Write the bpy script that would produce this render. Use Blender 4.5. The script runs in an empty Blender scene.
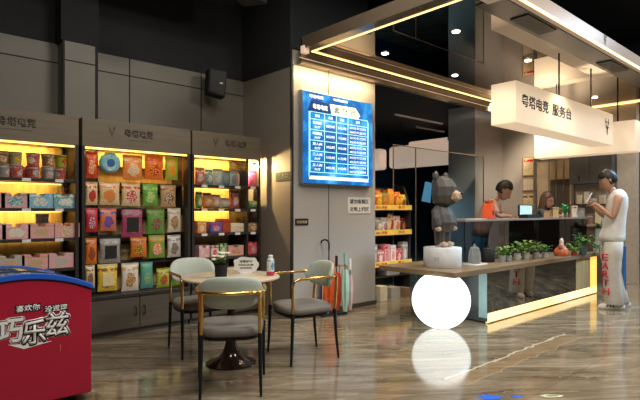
import bpy, bmesh, math, random
from mathutils import Vector, Matrix
PI = math.pi
TH = math.radians(47.8); CT, ST = math.cos(TH), math.sin(TH)
F_PX, HOR, EYE = 512.0, 211.0, 1.25
scene = bpy.context.scene
C = scene.collection
R = random.Random(7)

# ------------------------------------------------------------------ camera
cam_d = bpy.data.cameras.new('camera'); cam = bpy.data.objects.new('camera', cam_d); C.objects.link(cam)
cam.location = (0, 0, EYE); cam.rotation_euler = (PI/2, 0, TH - PI/2)
cam_d.sensor_width = 36; cam_d.lens = 28.8; cam_d.shift_y = 11/640; cam_d.clip_start = .05; cam_d.clip_end = 100
scene.camera = cam
# ------------------------------------------------------------------ world, exposure
w = bpy.data.worlds.new('world'); scene.world = w; w.use_nodes = True
w.node_tree.nodes['Background'].inputs[0].default_value = (.55, .6, .7, 1)
w.node_tree.nodes['Background'].inputs[1].default_value = .02
vs = scene.view_settings
vs.view_transform = 'Standard'; vs.look = 'None'; vs.gamma = 1; vs.use_curve_mapping = False; vs.exposure = 0.0
scene.cycles.use_denoising = True
scene.cycles.sample_clamp_indirect = 4
scene.cycles.max_bounces = 8

def lamp(name, kind, loc, energy, col=(1, .85, .65), size=.5, size_y=None, aim=None, spot=120, blend=.6):
    d = bpy.data.lights.new(name, kind); d.energy = energy; d.color = col
    if kind == 'AREA':
        d.size = size
        if size_y: d.shape = 'RECTANGLE'; d.size_y = size_y
    else:
        d.shadow_soft_size = size
    if kind == 'SPOT': d.spot_size = math.radians(spot); d.spot_blend = blend
    o = bpy.data.objects.new(name, d); C.objects.link(o); o.location = loc
    v = Vector(aim) - Vector(loc) if aim else Vector((0, 0, -1))
    o.rotation_euler = v.to_track_quat('-Z', 'Y').to_euler()
    return o
# the hall's ceiling lamps (open black ceiling, 4.2 m up)
lamp('hall_lamp', 'AREA', (.8, 1.2, 4.15), 88, (1, .93, .82), .9)
lamp('hall_lamp', 'AREA', (2.6, 2.6, 4.15), 55, (1, .93, .82), .7)
lamp('hall_lamp', 'AREA', (4.6, .3, 4.15), 150, (1, .93, .84), .9)
lamp('hall_lamp', 'AREA', (8.6, .6, 4.15), 150, (.75, .87, 1), .8)
# service desk down-lights under the mirror ceiling
for p in ((5.3, 3.1), (6.9, 2.6), (6.9, 3.9), (8.5, 3.0), (8.9, 4.1)):
    lamp('downlight_beam', 'SPOT', (p[0], p[1], 3.08), 70, (1, .84, .64), .05, spot=115, blend=.8)
lamp('pillar_washer', 'SPOT', (4.4, 3.85, 3.08), 26, (1, .84, .62), .05, aim=(4.45, 4.6, 1.6), spot=110, blend=1)
lamp('back_room_fill', 'SPOT', (7.0, 6.9, 3.2), 260, (.35, .75, 1), .1, spot=120)  # both blue lamps are added to tint and brighten the back room
lamp('back_room_fill', 'SPOT', (7.6, 8.6, 3.2), 160, (.25, .6, 1), .1, spot=140)
lamp('rack_lamp', 'SPOT', (5.9, 4.0, 3.05), 110, (1, .8, .55), .05, aim=(5.9, 4.9, 1.0), spot=80)
lamp('lounge_lamp', 'AREA', (13.2, 2.4, 3.3), 90, (1, .86, .72), .8)
lamp('blue_side_fill', 'SPOT', (9.6, .6, 3.6), 620, (.30, .66, 1), .15, aim=(7.1, 2.46, 1.0), spot=42, blend=.6)  # added blue light on the man, standing in for unseen screens

lamp('pillar_top_lamp', 'AREA', (4.42, 4.40, 2.93), 15, (1, .74, .42), 1.3, .04, aim=(4.42, 4.60, 2.55))
lamp('column_fill', 'SPOT', (8.0, 4.35, 3.08), 90, (1, .88, .74), .05, aim=(8.9, 5.4, 1.6), spot=120, blend=.8)  # added to brighten the otherwise unlit column
lamp('service_wall_fill', 'SPOT', (9.0, 4.0, 3.08), 130, (1, .84, .62), .05, aim=(9.9, 4.0, 1.3), spot=130, blend=.8)  # added to lift the wall behind the desk
lamp('shelf_end_lamp', 'POINT', (3.515, 5.28, 1.82), 50, (1, .68, .30), .01)
for x0, x1, zs in ((.50, 1.40, (1.855, 1.51, 1.24)), (1.65, 2.66, (1.855,)), (2.80, 3.44, (1.855, 1.51, 1.24))):
    for z in zs:
        lamp('shelf_lamp', 'AREA', ((x0+x1)/2, 5.40, z), 2.6 if z < 1.8 else 4.5, (1, .62, .16), x1-x0, .02, aim=((x0+x1)/2, 5.47, z-.12))
# ------------------------------------------------------------------ materials
MATS = {}
def _nt(name):
    m = bpy.data.materials.new(name); m.use_nodes = True
    return m, m.node_tree, m.node_tree.nodes['Principled BSDF']
def mat(name, col, rough=.5, metal=0, emit=0, ecol=None, noise=.08, nscale=12, trans=0, ior=1.45, alpha=1, coat=0, bump=0, bscale=60):
    if name in MATS: return MATS[name]
    m, nt, b = _nt(name)
    b.inputs['Roughness'].default_value = rough; b.inputs['Metallic'].default_value = metal
    b.inputs['IOR'].default_value = ior
    b.inputs['Transmission Weight'].default_value = trans; b.inputs['Alpha'].default_value = alpha
    b.inputs['Coat Weight'].default_value = coat; b.inputs['Coat Roughness'].default_value = .05
    tc = nt.nodes.new('ShaderNodeTexCoord')
    if noise:
        n = nt.nodes.new('ShaderNodeTexNoise'); n.inputs['Scale'].default_value = nscale; n.inputs['Detail'].default_value = 4
        nt.links.new(tc.outputs['Object'], n.inputs['Vector'])
        r = nt.nodes.new('ShaderNodeValToRGB')
        r.color_ramp.elements[0].position = .3; r.color_ramp.elements[1].position = .7
        r.color_ramp.elements[0].color = tuple(max(0, c*(1-noise)) for c in col) + (1,)
        r.color_ramp.elements[1].color = tuple(min(1, c*(1+noise)) for c in col) + (1,)
        nt.links.new(n.outputs['Fac'], r.inputs['Fac']); nt.links.new(r.outputs['Color'], b.inputs['Base Color'])
    else:
        b.inputs['Base Color'].default_value = tuple(col) + (1,)
    if bump:
        n2 = nt.nodes.new('ShaderNodeTexNoise'); n2.inputs['Scale'].default_value = bscale
        nt.links.new(tc.outputs['Object'], n2.inputs['Vector'])
        bp = nt.nodes.new('ShaderNodeBump'); bp.inputs['Strength'].default_value = bump; bp.inputs['Distance'].default_value = .01
        nt.links.new(n2.outputs['Fac'], bp.inputs['Height']); nt.links.new(bp.outputs['Normal'], b.inputs['Normal'])
    if emit:
        b.inputs['Emission Color'].default_value = tuple(ecol or col) + (1,)
        b.inputs['Emission Strength'].default_value = emit
    MATS[name] = m
    return m

def ramp(nt, stops, interp='LINEAR'):
    r = nt.nodes.new('ShaderNodeValToRGB'); cr = r.color_ramp; cr.interpolation = interp
    cr.elements[0].position, cr.elements[0].color = stops[0][0], tuple(stops[0][1]) + (1,)
    cr.elements[1].position, cr.elements[1].color = stops[-1][0], tuple(stops[-1][1]) + (1,)
    for p, c in stops[1:-1]:
        e = cr.elements.new(p); e.color = tuple(c) + (1,)
    return r
def mix(nt, fac, a, b):
    m = nt.nodes.new('ShaderNodeMix'); m.data_type = 'RGBA'
    for s, v in ((m.inputs[0], fac), (m.inputs[6], a), (m.inputs[7], b)):
        if isinstance(v, bpy.types.NodeSocket): nt.links.new(v, s)
        elif isinstance(v, (int, float)): s.default_value = v
        else: s.default_value = tuple(v) + (1,)
    return m.outputs[2]
def math_(nt, op, a, b=None):
    n = nt.nodes.new('ShaderNodeMath'); n.operation = op
    for s, v in zip(n.inputs, (a, b)):
        if v is None: continue
        if isinstance(v, bpy.types.NodeSocket): nt.links.new(v, s)
        else: s.default_value = v
    return n.outputs[0]

def pack(name, base, accent, third, seed=0, rough=.35, style=0):
    """printed packaging: base colour, a central picture blob, a header band, small print"""
    if name in MATS: return MATS[name]
    m, nt, b = _nt(name)
    tc = nt.nodes.new('ShaderNodeTexCoord')
    sep = nt.nodes.new('ShaderNodeSeparateXYZ'); nt.links.new(tc.outputs['Generated'], sep.inputs[0])
    mp = nt.nodes.new('ShaderNodeMapping'); mp.inputs['Location'].default_value = (seed*3.7, seed*1.3, seed*2.1)
    nt.links.new(tc.outputs['Generated'], mp.inputs['Vector'])
    n = nt.nodes.new('ShaderNodeTexNoise'); n.inputs['Scale'].default_value = 5; n.inputs['Detail'].default_value = 2
    nt.links.new(mp.outputs[0], n.inputs['Vector'])
    v = nt.nodes.new('ShaderNodeTexVoronoi'); v.inputs['Scale'].default_value = 15
    nt.links.new(mp.outputs[0], v.inputs['Vector'])
    # blob around the middle
    dx = math_(nt, 'SUBTRACT', sep.outputs[0], .5); dz = math_(nt, 'SUBTRACT', sep.outputs[2], .42)
    d2 = math_(nt, 'ADD', math_(nt, 'MULTIPLY', dx, dx), math_(nt, 'MULTIPLY', dz, dz))
    d2 = math_(nt, 'ADD', d2, math_(nt, 'MULTIPLY', math_(nt, 'SUBTRACT', n.outputs['Fac'], .5), .16))
    blob = math_(nt, 'LESS_THAN', d2, .075 if style == 0 else .11)
    inner = mix(nt, math_(nt, 'GREATER_THAN', v.outputs['Distance'], .42), accent, third)
    c = mix(nt, blob, base, inner)
    band = math_(nt, 'GREATER_THAN', sep.outputs[2], .78)
    band2 = math_(nt, 'LESS_THAN', sep.outputs[2], .9)
    bn = math_(nt, 'MULTIPLY', math_(nt, 'MULTIPLY', band, band2), math_(nt, 'GREATER_THAN', n.outputs['Fac'], .47))
    c = mix(nt, bn, c, third)
    pr = math_(nt, 'GREATER_THAN', v.outputs['Distance'], .6)
    c = mix(nt, math_(nt, 'MULTIPLY', pr, .45), c, third)
    nt.links.new(c, b.inputs['Base Color']); b.inputs['Roughness'].default_value = rough
    MATS[name] = m
    return m

def floor_mat():
    m, nt, b = _nt('polished_marble_floor')
    tc = nt.nodes.new('ShaderNodeTexCoord')
    mp0 = nt.nodes.new('ShaderNodeMapping'); mp0.inputs['Rotation'].default_value = (0, 0, math.radians(38)); nt.links.new(tc.outputs['Object'], mp0.inputs['Vector'])
    mp = nt.nodes.new('ShaderNodeMapping'); mp.inputs['Scale'].default_value = (.5, 3.0, 1)
    nt.links.new(mp0.outputs[0], mp.inputs['Vector'])
    n = nt.nodes.new('ShaderNodeTexNoise'); n.inputs['Scale'].default_value = 2.2; n.inputs['Detail'].default_value = 9; n.inputs['Roughness'].default_value = .68; n.inputs['Distortion'].default_value = 1.0
    nt.links.new(mp.outputs[0], n.inputs['Vector'])
    r = ramp(nt, [(.30, (.080, .060, .036)), (.45, (.185, .147, .098)), (.56, (.265, .217, .152)), (.70, (.43, .37, .28))])
    nt.links.new(n.outputs['Fac'], r.inputs['Fac'])
    # thin pale veins
    n2 = nt.nodes.new('ShaderNodeTexNoise'); n2.inputs['Scale'].default_value = 1.1; n2.inputs['Detail'].default_value = 6; n2.inputs['Distortion'].default_value = 2
    nt.links.new(mp.outputs[0], n2.inputs['Vector'])
    vein = math_(nt, 'LESS_THAN', math_(nt, 'ABSOLUTE', math_(nt, 'SUBTRACT', n2.outputs['Fac'], .56)), .0035)
    c = mix(nt, math_(nt, 'MULTIPLY', vein, .6), r.outputs['Color'], (.55, .46, .34))
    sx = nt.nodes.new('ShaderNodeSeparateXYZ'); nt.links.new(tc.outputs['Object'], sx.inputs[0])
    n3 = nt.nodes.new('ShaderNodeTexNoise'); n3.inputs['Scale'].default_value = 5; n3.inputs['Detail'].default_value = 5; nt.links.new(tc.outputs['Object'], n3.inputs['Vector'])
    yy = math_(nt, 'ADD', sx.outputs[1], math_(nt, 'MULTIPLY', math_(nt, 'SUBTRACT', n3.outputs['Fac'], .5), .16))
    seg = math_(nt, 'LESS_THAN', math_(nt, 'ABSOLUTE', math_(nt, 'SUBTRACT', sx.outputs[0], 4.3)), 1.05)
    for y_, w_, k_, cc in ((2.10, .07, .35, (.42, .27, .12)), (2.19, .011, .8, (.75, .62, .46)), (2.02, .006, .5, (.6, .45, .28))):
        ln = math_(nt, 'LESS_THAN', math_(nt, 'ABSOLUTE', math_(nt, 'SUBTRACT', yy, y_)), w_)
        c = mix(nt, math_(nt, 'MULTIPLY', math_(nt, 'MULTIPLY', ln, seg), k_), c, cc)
    br = nt.nodes.new('ShaderNodeTexBrick'); br.offset = .0; br.inputs['Scale'].default_value = 1
    br.inputs['Brick Width'].default_value = 1.6; br.inputs['Row Height'].default_value = .8; br.inputs['Mortar Size'].default_value = .003
    br.inputs['Color1'].default_value = (1, 1, 1, 1); br.inputs['Color2'].default_value = (.93, .93, .93, 1); br.inputs['Mortar'].default_value = (.6, .6, .6, 1)
    nt.links.new(tc.outputs['Object'], br.inputs['Vector'])
    mm = nt.nodes.new('ShaderNodeMix'); mm.data_type = 'RGBA'; mm.blend_type = 'MULTIPLY'; mm.inputs[0].default_value = 1
    nt.links.new(c, mm.inputs[6]); nt.links.new(br.outputs['Color'], mm.inputs[7]); nt.links.new(mm.outputs[2], b.inputs['Base Color'])
    b.inputs['Roughness'].default_value = .07; b.inputs['IOR'].default_value = 1.6
    rr = nt.nodes.new('ShaderNodeMapRange'); rr.inputs['To Min'].default_value = .04; rr.inputs['To Max'].default_value = .16
    nt.links.new(n.outputs['Fac'], rr.inputs['Value']); nt.links.new(rr.outputs[0], b.inputs['Roughness'])
    return m
def wood_mat(name, c0, c1, axis=0, rough=.5, scale=1):
    if name in MATS: return MATS[name]
    m, nt, b = _nt(name)
    tc = nt.nodes.new('ShaderNodeTexCoord'); mp = nt.nodes.new('ShaderNodeMapping')
    sc = [14*scale]*3; sc[axis] = 1.0*scale; mp.inputs['Scale'].default_value = sc
    nt.links.new(tc.outputs['Object'], mp.inputs['Vector'])
    n = nt.nodes.new('ShaderNodeTexNoise'); n.inputs['Scale'].default_value = 1.6; n.inputs['Detail'].default_value = 6
    nt.links.new(mp.outputs[0], n.inputs['Vector'])
    r = ramp(nt, [(.3, c0), (.7, c1)]); nt.links.new(n.outputs['Fac'], r.inputs['Fac'])
    nt.links.new(r.outputs['Color'], b.inputs['Base Color']); b.inputs['Roughness'].default_value = rough
    MATS[name] = m
    return m

M_floor = floor_mat()
M_black = mat('black_paint', (.012, .012, .014), .7)
M_ceil = mat('black_ceiling_paint', (.010, .011, .013), .85)
M_wall = mat('taupe_wall_panel', (.185, .172, .145), .45, noise=.05, nscale=3)
M_upper = mat('charcoal_upper_wall', (.02, .022, .025), .85)
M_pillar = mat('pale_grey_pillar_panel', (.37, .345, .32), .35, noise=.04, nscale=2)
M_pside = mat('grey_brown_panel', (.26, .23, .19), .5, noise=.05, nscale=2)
M_mirror = mat('black_mirror_ceiling', (.26, .23, .20), .015, 1, noise=0)
M_bronze = mat('bronze_gloss_trim', (.34, .26, .18), .16, .6, noise=.05)
M_bmirror = mat('smoked_mirror', (.30, .31, .32), .02, 1, noise=0)
M_led = mat('warm_led', (1, .85, .5), .5, emit=3.2, ecol=(1, .62, .22), noise=0)
M_led_soft = mat('warm_led_soft', (1, .85, .5), .5, emit=2.0, ecol=(1, .72, .36), noise=0)
M_shelfled = mat('shelf_led', (1, .8, .4), .5, emit=3, ecol=(1, .62, .14), noise=0)
M_baseled = mat('floor_led', (1, .85, .5), .5, emit=1.7, ecol=(1, .64, .22), noise=0)
M_sign = mat('lit_acrylic', (.5, .42, .33), .4, emit=.57, ecol=(1, .74, .48), noise=0)
M_signend = mat('lit_acrylic_end', (1, .85, .68), .4, emit=.86, ecol=(1, .74, .50), noise=0)
M_sign2 = mat('lit_acrylic_dim', (1, .82, .66), .4, emit=.40, ecol=(1, .70, .52), noise=0)
M_orb = mat('glowing_orb', (1, 1, 1), .3, emit=2.0, ecol=(.90, 1, .98), noise=0)
M_ink = mat('black_ink', (.01, .01, .01), .5, noise=0)
M_darktext = mat('dark_bronze_letters', (.10, .082, .062), .4, noise=0)
M_header = wood_mat('taupe_wood_header', (.135, .108, .075), (.185, .15, .108), 0)
M_cab = wood_mat('dark_taupe_cabinet', (.075, .062, .046), (.105, .086, .066), 0)
M_shelfback = wood_mat('warm_wood_back_panel', (.48, .33, .14), (.72, .52, .24), 2)
M_shelf = mat('dark_metal_shelf', (.045, .04, .038), .4, .3)
M_table = wood_mat('greyish_oak', (.19, .13, .075), (.27, .19, .11), 0, .35)
M_gold = mat('brushed_gold', (.78, .52, .17), .24, 1, noise=.05)
M_legblk = mat('black_metal_leg', (.016, .018, .026), .3, .4)
M_seat = mat('grey_leather', (.20, .185, .17), .5, bump=.15)
M_back = mat('pale_grey_leather', (.46, .52, .46), .5, noise=.04, bump=.1)
M_white = mat('white_plastic', (.78, .78, .75), .4)
M_glass = mat('clear_glass', (.95, .98, .98), .02, trans=1, noise=0)
M_cream = mat('cream_table_top', (.62, .52, .38), .3)
# ------------------------------------------------------------------ geometry helpers
def ray(px):
    a = (px - 320)/F_PX
    return (CT + a*ST, ST - a*CT)
def X_at(px, Y):                      # where the sight line of a column meets the plane Y
    d = ray(px); return d[0]*Y/d[1]
def Y_at(px, X):
    d = ray(px); return d[1]*X/d[0]
def dep(x, y): return CT*x + ST*y
def Z_at(py, t): return EYE + (HOR - py)/F_PX*t
def spot_xy(px, t): d = ray(px); return (d[0]*t, d[1]*t)

class MB:
    def __init__(s): s.bm = bmesh.new()
    def box(s, x0, x1, y0, y1, z0, z1):
        v = [s.bm.verts.new(p) for p in ((x0,y0,z0),(x1,y0,z0),(x1,y1,z0),(x0,y1,z0),(x0,y0,z1),(x1,y0,z1),(x1,y1,z1),(x0,y1,z1))]
        for f in ((0,3,2,1),(4,5,6,7),(0,1,5,4),(1,2,6,5),(2,3,7,6),(3,0,4,7)): s.bm.faces.new([v[i] for i in f])
        return s
    def loft(s, rings, cap=True, close=False):
        rs = [[s.bm.verts.new(p) for p in r] for r in rings]
        n = len(rs[0]); m = len(rs)
        for i in range(m if close else m-1):
            a, b = rs[i], rs[(i+1) % m]
            for j in range(n):
                s.bm.faces.new((a[j], a[(j+1)%n], b[(j+1)%n], b[j]))
        if cap and not close:
            s.bm.faces.new(list(reversed(rs[0]))); s.bm.faces.new(rs[-1])
        return s
    def lathe(s, prof, c=(0,0,0), n=24):
        return s.loft([[(c[0]+max(r,1e-4)*math.cos(2*PI*k/n), c[1]+max(r,1e-4)*math.sin(2*PI*k/n), c[2]+z) for k in range(n)] for r, z in prof])
    def tube(s, pts, r, n=8, close=False):
        pts = [Vector(p) for p in pts]; rings = []; up = None
        m = len(pts)
        for i, p in enumerate(pts):
            if close: d = pts[(i+1)%m] - pts[i-1]
            else: d = (pts[min(i+1, m-1)] - pts[max(i-1, 0)])
            d.normalize()
            if up is None:
                up = Vector((0,0,1)) if abs(d.z) < .9 else Vector((1,0,0))
            u = (up - d*up.dot(d)).normalized(); up = u; v = d.cross(u)
            rr = r[i] if isinstance(r, (list, tuple)) else r
            rings.append([p + (u*math.cos(2*PI*k/n) + v*math.sin(2*PI*k/n))*rr for k in range(n)])
        return s.loft(rings, close=close)
    def prism(s, poly, a0, a1, axis='y'):
        def P(u, v, a): return {'y': (u, a, v), 'x': (a, u, v), 'z': (u, v, a)}[axis]
        return s.loft([[P(u, v, a0) for u, v in poly], [P(u, v, a1) for u, v in poly]])
    def ico(s, c, r, sub=2, sc=(1,1,1), rot=None):
        M = Matrix.Translation(c) @ (rot or Matrix.Identity(4)) @ Matrix.Diagonal((r*sc[0], r*sc[1], r*sc[2], 1))
        bmesh.ops.create_icosphere(s.bm, subdivisions=sub, radius=1, matrix=M); return s
    def uv(s, c, r, sc=(1,1,1), n=24):
        M = Matrix.Translation(c) @ Matrix.Diagonal((r*sc[0], r*sc[1], r*sc[2], 1))
        bmesh.ops.create_uvsphere(s.bm, u_segments=n, v_segments=n//2, radius=1, matrix=M); return s
    def leaf(s, p, d, L, W, bend=.3):
        p = Vector(p); d = Vector(d).normalized(); side = d.cross(Vector((0,0,1)))
        if side.length < .1: side = Vector((1,0,0))
        side.normalize(); up = side.cross(d)
        prev = None
        for k, wd in enumerate((.15, .8, 1, .6, .03)):
            t = k/4
            c = p + d*L*t - Vector((0,0,1))*bend*L*t*t
            a = s.bm.verts.new(c + side*W*wd/2 + up*W*.15*wd); m_ = s.bm.verts.new(c); b = s.bm.verts.new(c - side*W*wd/2 + up*W*.15*wd)
            if prev:
                s.bm.faces.new((prev[0], prev[1], m_, a)); s.bm.faces.new((prev[1], prev[2], b, m_))
            prev = (a, m_, b)
        return s
    def build(s, name, m, parent=None, bevel=0, smooth=False, seg=2, loc=None, rot=None, auto=None):
        bm = s.bm
        bmesh.ops.recalc_face_normals(bm, faces=bm.faces)
        if bevel:
            es = [e for e in bm.edges if len(e.link_faces) == 2 and e.calc_face_angle(0) > .6]
            bmesh.ops.bevel(bm, geom=es, offset=bevel, segments=seg, affect='EDGES', profile=.5, clamp_overlap=True)
        if smooth:
            for f in bm.faces: f.smooth = True
            for e in bm.edges:
                if len(e.link_faces) == 2 and e.calc_face_angle(0) > (auto or .9): e.smooth = False
        me = bpy.data.meshes.new(name); bm.to_mesh(me); bm.free()
        o = bpy.data.objects.new(name, me); C.objects.link(o)
        if m: me.materials.append(m)
        if parent: o.parent = parent
        if loc: o.location = loc
        if rot: o.rotation_euler = rot
        return o
def box(name, m, b, parent=None, bevel=0, **k):
    return MB().box(*b).build(name, m, parent, bevel, **k)
def tag(o, label=None, cat=None, group=None, kind=None):
    if label: o['label'] = label
    if cat: o['category'] = cat
    if group: o['group'] = group
    if kind: o['kind'] = kind
    return o
def empty(name, loc, rz=0, label=None, cat=None, group=None):
    o = bpy.data.objects.new(name, None); C.objects.link(o); o.location = loc; o.rotation_euler = (0, 0, rz)
    o.empty_display_size = .1
    return tag(o, label, cat, group)
def struct(o): o['kind'] = 'structure'; return o
def part(o, label): o['label'] = label; return o
def copy_tree(o, parent=None):
    c = o.copy(); C.objects.link(c); c.parent = parent
    for ch in list(o.children): copy_tree(ch, c)
    return c
def text(s, m, name, parent, loc, rot, width=None, height=None, ext=.004, size=1, spacing=1, offset=.012):
    cu = bpy.data.curves.new(name, 'FONT'); cu.body = s; cu.size = size; cu.extrude = 0; cu.align_x = 'CENTER'; cu.align_y = 'CENTER'
    cu.resolution_u = 3; cu.space_character = spacing; cu.offset = offset
    t = bpy.data.objects.new(name, cu); C.objects.link(t)
    bpy.context.view_layer.update()
    dg = bpy.context.evaluated_depsgraph_get()
    me = bpy.data.meshes.new_from_object(t.evaluated_get(dg))
    bpy.data.objects.remove(t); bpy.data.curves.remove(cu)
    xs = [v.co.x for v in me.vertices]; ys = [v.co.y for v in me.vertices]
    cx, cy = (max(xs)+min(xs))/2, (max(ys)+min(ys))/2
    sx = (width/(max(xs)-min(xs))) if width else None; sy = (height/(max(ys)-min(ys))) if height else None
    sx = sx or sy or 1; sy = sy or sx
    for v in me.vertices: v.co.x = (v.co.x-cx)*sx; v.co.y = (v.co.y-cy)*sy; v.co.z = 0
    bm = bmesh.new(); bm.from_mesh(me)
    r = bmesh.ops.extrude_face_region(bm, geom=list(bm.faces))
    for v in r['geom']:
        if isinstance(v, bmesh.types.BMVert): v.co.z += ext
    bm.to_mesh(me); bm.free()
    me.materials.clear(); me.materials.append(m)
    me.name = name
    o = bpy.data.objects.new(name, me); C.objects.link(o); o.parent = parent; o.location = loc; o.rotation_euler = rot
    return o
FACE_Y = (PI/2, 0, 0)            # a sign that faces -Y
FACE_X = (PI/2, 0, -PI/2)        # a sign that faces -X
def deer(m, parent, loc, rot, h, ext=.004):
    """stag head mark: narrow face and two branching antlers"""
    b = MB()
    polys = [[(-.10,-.02),(-.06,-.30),(0,-.5),(.06,-.30),(.10,-.02),(.03,.05),(-.03,.05)],
             [(-.11,.0),(-.30,.06),(-.14,-.08)], [(.11,.0),(.14,-.08),(.30,.06)],
             [(-.07,.05),(-.12,.05),(-.30,.30),(-.22,.52),(-.18,.50),(-.23,.31)],
             [(.07,.05),(.23,.31),(.18,.50),(.22,.52),(.30,.30),(.12,.05)],
             [(-.2,.22),(-.10,.36),(-.06,.34),(-.15,.17)], [(.2,.22),(.15,.17),(.06,.34),(.10,.36)]]
    for p in polys: b.prism([(x*h, y*h) for x, y in p], 0, ext, 'z')
    return b.build('stag_emblem', m, parent, loc=loc, rot=rot)
def skin(name, pts, edges, m, parent=None, sub=2, smooth=True):
    """one continuous surface grown over a skeleton of joints: pts = {key: (pos, radius)}"""
    keys = list(pts); idx = {k: i for i, k in enumerate(keys)}
    me = bpy.data.meshes.new(name); me.from_pydata([pts[k][0] for k in keys], [(idx[a], idx[b]) for a, b in edges], [])
    o = bpy.data.objects.new(name, me); C.objects.link(o)
    md = o.modifiers.new('s', 'SKIN'); md.branch_smoothing = .6; md.use_smooth_shade = True
    for i, k in enumerate(keys):
        r = pts[k][1]; sv = me.skin_vertices[0].data[i]
        sv.radius = r if isinstance(r, tuple) else (r, r); sv.use_root = (i == 0)
    sd = o.modifiers.new('b', 'SUBSURF'); sd.levels = sub; sd.render_levels = sub
    bpy.context.view_layer.update()
    me2 = bpy.data.meshes.new_from_object(o.evaluated_get(bpy.context.evaluated_depsgraph_get()))
    o.modifiers.clear(); o.data = me2; me2.name = name; bpy.data.meshes.remove(me)
    me2.materials.clear(); me2.materials.append(m)
    for p in me2.polygons: p.use_smooth = True; p.material_index = 0
    o.parent = parent
    return o
# ------------------------------------------------------------------ the setting
LW = 5.6                                                     # left wall plane
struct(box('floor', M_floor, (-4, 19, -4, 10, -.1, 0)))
struct(box('ceiling', M_ceil, (-4, 19, -4, 10, 4.25, 4.4)))
def wall(name, m, b): return struct(box(name, m, b))
# left wall: taupe panels with dark joints, charcoal above
b = MB()
wl = wall('wall_left', M_wall, (-4, 3.73, LW, LW+.15, 0, 2.93))
wall('wall_left_upper', M_upper, (-4, 3.73, LW+.02, LW+.15, 2.93, 4.25))
PX0, PX1, PY = 1.51, 1.83, 5.42
wall('wall_left_pilaster', M_wall, (PX0, PX1, PY, LW, 0, 2.93))
wall('wall_left_pilaster_upper', M_upper, (PX0-.02, PX1+.02, PY+.0, LW+.1, 2.935, 4.25))
jt = MB()
jt.box(-4, PX0, LW-.004, LW+.002, 2.735, 2.745); jt.box(PX1, 3.73, LW-.004, LW+.002, 2.735, 2.745)
jt.box(PX0, PX1, PY-.004, PY+.002, 2.735, 2.745)
for x in (.2, PX1+.012, 2.24, 3.12): jt.box(x-.006, x+.006, LW-.004, LW+.002, 0, 2.93)
jt.box(PX0-.008, PX0+.012, PY-.01, PY+.01, 0, 2.93); jt.box(PX1-.014, PX1+.008, PY-.01, PY+.01, 0, 2.93)
struct(jt.build('trim_1', M_black))
# pillar beside the shelves
wall('wall_pillar', M_pillar, (3.745, 5.17, 4.6, 9.9, 0, 3.12))
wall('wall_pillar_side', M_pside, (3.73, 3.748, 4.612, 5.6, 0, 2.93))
wall('wall_pillar_upper', M_upper, (3.725, 5.16, 4.72, 9.9, 3.13, 4.25))
wall('wall_pillar_side_upper', M_upper, (3.72, 3.744, 4.61, 5.62, 2.93, 4.25))
b = MB(); b.box(3.722, 3.752, 4.592, 4.618, 0, 2.95); b.box(4.31, 4.318, 4.596, 4.602, 0, 2.95)
struct(b.build('trim_2', M_black))
struct(box('baseboard_pillar', mat('dark_baseboard', (.05, .045, .04), .5), (3.76, 5.185, 4.585, 4.62, 0, .055)))
# outer shell
wall('wall_front', M_wall, (-4, 19, -4.15, -4, 0, 4.25))
wall('wall_entrance', M_wall, (-4.15, -4, -4, 5.7, 0, 4.25))
M_navy = mat('dark_navy_wall', (.03, .08, .14), .6)
wall('wall_back', M_navy, (5.17, 19, 9.8, 9.95, 0, 4.25))
wall('wall_far', mat('far_beige_wall', (.20, .16, .13), .6), (18.8, 18.95, -4, 10, 0, 4.25))
struct(box('ceiling_back_room', M_ceil, (5.17, 11.5, 4.75, 9.8, 3.3, 3.36)))
# broad grey column behind the service desk and the back wall of the desk
M_col = mat('grey_wall_board', (.38, .35, .33), .5, noise=.05, nscale=2)
M_col2 = mat('warm_grey_wall_board', (.46, .40, .34), .5, noise=.05, nscale=2)
wall('wall_service_column', M_col, (8.84, 9.95, 5.3, 5.9, 0, 3.3))
wall('wall_service', M_col2, (9.9, 10.05, 2.9, 5.3, 0, 3.3))
wall('wall_service_upper', M_black, (9.85, 10.05, -2, 5.3, 3.3, 4.25))
# low bulkhead over the lounge opening, deeper dark side room
wall('wall_lounge', mat('dark_plum_wall', (.045, .03, .05), .6), (10.0, 18.8, 6.5, 6.65, 0, 3.4))
struct(box('ceiling_lounge', M_ceil, (10.05, 18.8, -2, 6.5, 3.4, 3.46)))
struct(box('trim_3', mat('beige_pilaster', (.55, .44, .32), .5), (9.84, 10.0, 2.84, 3.14, 0, 3.1)))

# mirror ceiling over the service desk
ZC = 3.12
MX0, MX1, MY0, MY1 = 3.94, 9.85, 2.15, 4.52
mc = struct(box('ceiling_mirror', M_mirror, (3.80, 9.88, 2.17, 4.52, ZC, ZC+.12)))
def strip(name, m, b, lab, grp='warm light strips edging the mirror ceiling'):
    o = box(name, m, b); return tag(o, lab, 'light strip', grp)
struct(box('trim_4', M_bronze, (3.79, 9.9, 4.5, 4.58, 2.945, ZC-.03)))           # bronze fascia over the pillar
strip('led_strip', M_led, (3.94, 9.8, 4.488, 4.499, ZC-.012, ZC-.002), 'warm LED line running over the blue screen along the back of the mirror ceiling')
strip('led_strip', mat('faint_warm_line', (.8, .7, .55), .4, emit=.35, ecol=(1, .8, .6), noise=0), (3.76, 9.8, 4.494, 4.4995, 3.005, 3.013), 'thin pale line on the bronze fascia below the long LED line')
strip('led_strip', M_led, (3.94, 3.952, 2.0, 4.48, ZC-.014, ZC-.003), 'warm LED line on the left edge of the mirror ceiling')
strip('led_strip', M_led, (9.82, 9.84, 2.3, 4.45, ZC-.02, ZC-.002), 'warm LED line high on the back wall behind the man')
struct(box('trim_5', M_bronze, (3.79, 3.938, 1.9, 4.49, ZC-.006, ZC+.13)))
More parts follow.
